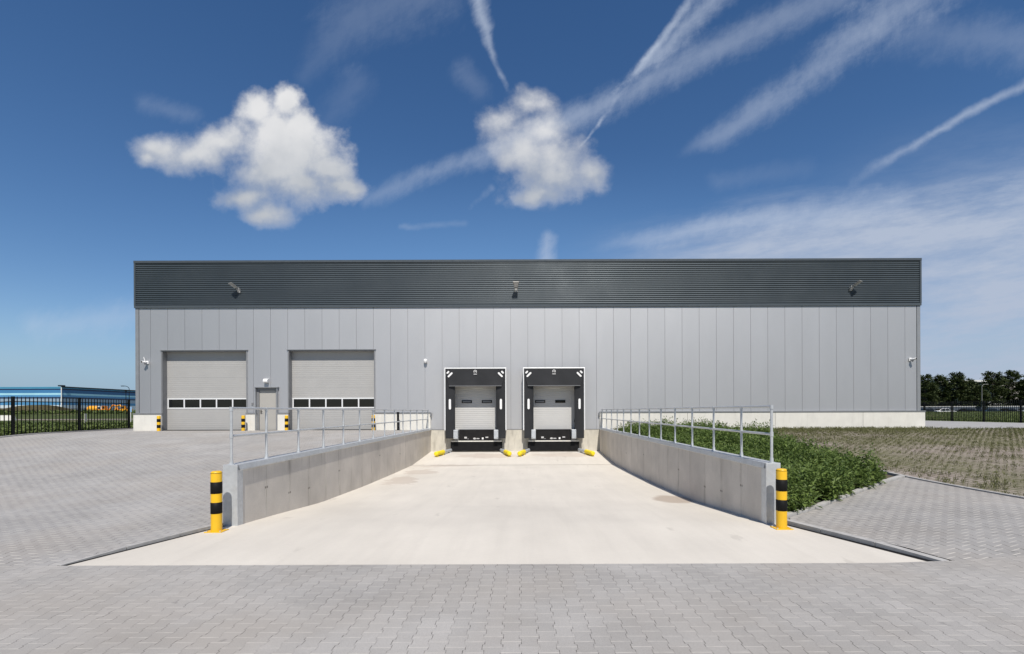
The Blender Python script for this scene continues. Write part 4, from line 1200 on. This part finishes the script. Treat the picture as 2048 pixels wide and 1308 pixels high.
# lower and left rims fade softly, upper right rims are crisp
soft = t.rng(t.m('ADD', t.m('MULTIPLY', u_, .6), v_), .12, .46, .66, .26)
k1 = t.m('MULTIPLY', t.rng(t.m('DIVIDE', d1, t.m('MULTIPLY', soft, 1.5)), 0, 1, 0, 1, True), front)
k2 = t.m('MULTIPLY', t.m('MULTIPLY', t.rng(t.m('DIVIDE', d2, 1.0), 0, 1, 0, 1, True), front), .93)
cloudy = t.m('MAXIMUM', k1, k2)
shade = t.rng(t.m('SUBTRACT', lo2, lo1), -.14, .24, 0, .26, True)
deep = t.rng(t.m('MAXIMUM', d1, t.m('SUBTRACT', d2, .12)), .12, .52, 0, 1, True)
big = t.rng(t.noise(t.v('ADD', P0, (.35, .1, 0)), 4.2, 4, .5), .38, .62, 0, 1, True)
lowp = t.rng(t.m('ADD', v_, t.m('MULTIPLY', fbm(P0, 5, 5), .22)), .62, .43, 0, 1, True)
gf = t.m('ADD', t.m('MULTIPLY', deep, t.m('ADD', t.m('MULTIPLY', lowp, .62), t.m('MULTIPLY', big, .07))), t.m('MULTIPLY', shade, .75))
gf = t.m('MAXIMUM', t.m('MINIMUM', gf, 1), 0)

# contrails and cirrus, fibres running along the common direction
def fibres(ang, along, sc):
    ca, sa = math.cos(ang), math.sin(ang)
    x = t.m('ADD', t.m('MULTIPLY', u_, ca), t.m('MULTIPLY', v_, sa)); y = t.m('SUBTRACT', t.m('MULTIPLY', v_, ca), t.m('MULTIPLY', u_, sa))
    return t.noise(t.xyz(t.m('MULTIPLY', x, along), y, .3), sc, 6, .68)
fb = fibres(R(33), .42, 24); fb2 = fibres(R(75), .5, 42); fb3 = fibres(R(9), .22, 15)
er = t.m('ADD', t.m('MULTIPLY', t.m('SUBTRACT', fb, .5), 1.25), t.m('MULTIPLY', t.m('SUBTRACT', fb2, .5), .8))
def seg(a, b, w0, w1, a0, a1):
    A = Vector(uv(*a)); B = Vector(uv(*b)); D = B - A; L2 = D.dot(D)
    pa = t.v('SUBTRACT', Pl, tuple(A))
    tt = t.m('MAXIMUM', t.m('MINIMUM', t.v('DOT_PRODUCT', pa, tuple(D / L2)), 1), 0)
    d = t.v('LENGTH', t.v('SUBTRACT', pa, t.v('SCALE', tuple(D), None, tt)))
    wd = t.rng(tt, 0, 1, w0 / F, w1 / F)
    v = t.rng(t.m('ADD', t.m('SUBTRACT', 1, t.m('DIVIDE', d, wd)), t.m('MULTIPLY', er, .30 if max(w0, w1) < 18 else .85)), -.05, 1.15, 0, 1, True)
    return t.m('MULTIPLY', v, t.rng(tt, 0, 1, a0 * .92, a1 * .92))
streaks = [
    ((950, -40), (968, 50), 24, 22, .62, .58), ((968, 50), (985, 110), 22, 12, .58, .5), ((985, 110), (1012, 180), 12, 7, .5, .3),
    ((725, 405), (840, 352), 26, 30, .20, .32), ((840, 352), (960, 312), 30, 34, .32, .36), ((960, 312), (1180, 222), 34, 40, .36, .46), ((1180, 222), (1400, 112), 40, 46, .46, .34), ((1400, 112), (1700, -25), 46, 58, .34, .26),
    ((1158, 292), (1235, 195), 4, 9, .55, .65), ((1235, 195), (1310, 100), 9, 12, .68, .68), ((1310, 100), (1400, -25), 12, 13, .68, .6),
    ((1225, 185), (1320, 110), 10, 26, .45, .5), ((1320, 110), (1460, -30), 26, 38, .5, .46),
    ((1355, 310), (1420, 280), 14, 32, .02, .28), ((1420, 280), (1560, 195), 32, 46, .28, .38), ((1560, 195), (1700, 85), 46, 60, .38, .38), ((1700, 85), (1900, -40), 60, 78, .38, .28),
    ((1715, 370), (1855, 275), 18, 12, .16, .45), ((1855, 275), (1960, 225), 11, 13, .5, .5), ((1960, 225), (2090, 160), 13, 17, .5, .5),
    ((1190, 500), (1290, 482), 12, 26, .02, .34), ((1290, 482), (1480, 446), 26, 36, .34, .46), ((1480, 446), (1800, 410), 36, 46, .46, .26),
    ((940, 416), (985, 372), 8, 13, .24, .36), ((1098, 478), (1092, 530), 22, 30, .42, .5),
    ((1750, 65), (2080, 95), 75, 75, .12, .20), ((610, 150), (700, 40), 30, 90, .06, .14), ((700, 40), (860, -30), 90, 110, .14, .16), ((640, 260), (720, 160), 40, 50, .05, .09),
    ((70, 645), (300, 615), 40, 50, .24, .26), ((295, 198), (390, 225), 30, 26, .13, .13), ((925, 150), (960, 185), 36, 30, .15, .10), ((800, 455), (930, 448), 9, 12, .2, .12),
    ((1430, 368), (1620, 335), 30, 34, .09, .05)]
chains = []
for k, s_ in enumerate(streaks):
    v = seg(*s_)
    if k and s_[0] == streaks[k - 1][1]: chains[-1] = t.m('MAXIMUM', chains[-1], v)
    else: chains.append(v)
tot = chains[0]
for v in chains[1:]: tot = t.m('SUBTRACT', t.m('ADD', tot, v), t.m('MULTIPLY', tot, v))
tot = t.m('MULTIPLY', tot, front)
# pale veil of high cloud low on the right
under = t.m('SUBTRACT', t.m('ADD', (HY - 500) / F - .16 * (1200 - VX) / F, t.m('MULTIPLY', u_, .16)), v_)     # > 0 below the veil's edge
vfill = t.m('MULTIPLY', t.rng(t.m('ADD', under, t.m('MULTIPLY', t.m('SUBTRACT', fb3, .5), .10)), -.07, .07, 0, 1, True), t.rng(u_, .05, .50, 0, 1, True))
vup = t.m('MULTIPLY', t.rng(t.m('ADD', u_, t.m('MULTIPLY', v_, -.8)), .15, .75, 0, .85, True), t.rng(v_, .35, .66, 1, 0, True))
vst = t.rng(fb3, .34, .62, .30, 1.0)
veil = t.m('MULTIPLY', t.m('MAXIMUM', t.m('MULTIPLY', vfill, t.rng(fb3, .36, .58, .58, .96)), t.m('MULTIPLY', vup, t.m('MULTIPLY', vst, .85))), front)
veil2 = t.m('MULTIPLY', t.m('MULTIPLY', t.rng(v_, .0, .24, 1, 0, True), .85), front)
glow = t.m('MULTIPLY', t.m('MULTIPLY', t.rng(t.m('ABSOLUTE', u_), .0, .95, 1, 0, True), t.rng(v_, .18, .55, .30, 0, True)), front)
white_c = (8.9, 8.9, 9.0); grey_c = (4.3, 4.75, 5.4); thin_c = (6.4, 7.2, 8.6); veil_c = (5.0, 5.75, 7.2)
ccol = t.mix(gf, (*white_c, 1), (*grey_c, 1))
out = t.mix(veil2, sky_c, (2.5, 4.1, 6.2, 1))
out = t.mix(glow, out, (2.6, 5.0, 8.6, 1))
out = t.mix(veil, out, (*veil_c, 1))
out = t.mix(tot, out, (*thin_c, 1))
out = t.mix(cloudy, out, ccol)
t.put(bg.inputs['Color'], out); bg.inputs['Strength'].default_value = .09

# ------------------------------------------------------------------ camera
cam = bpy.data.cameras.new('camera'); co = bpy.data.objects.new('camera', cam); col.objects.link(co)
cam.sensor_width = 36; cam.sensor_fit = 'HORIZONTAL'; cam.lens = 36 * F / 2048
cam.shift_x = -(VX - 1024) / 2048; cam.shift_y = (HY - 654) / 2048
cam.clip_start = .1; cam.clip_end = 9000
co.location = (0, 0, CAMZ); co.rotation_euler = (R(90), 0, 0)
co.rotation_euler = (Matrix.Rotation(R(90), 4, 'X') @ Matrix.Rotation(R(-.2), 4, 'Z')).to_euler()
scene.camera = co
scene.view_settings.view_transform = 'Standard'; scene.view_settings.look = 'None'
scene.view_settings.gamma = 1; scene.view_settings.exposure = 0; scene.view_settings.use_curve_mapping = False
scene.cycles.max_bounces = 6; scene.cycles.diffuse_bounces = 3; scene.cycles.glossy_bounces = 3; scene.cycles.transmission_bounces = 2
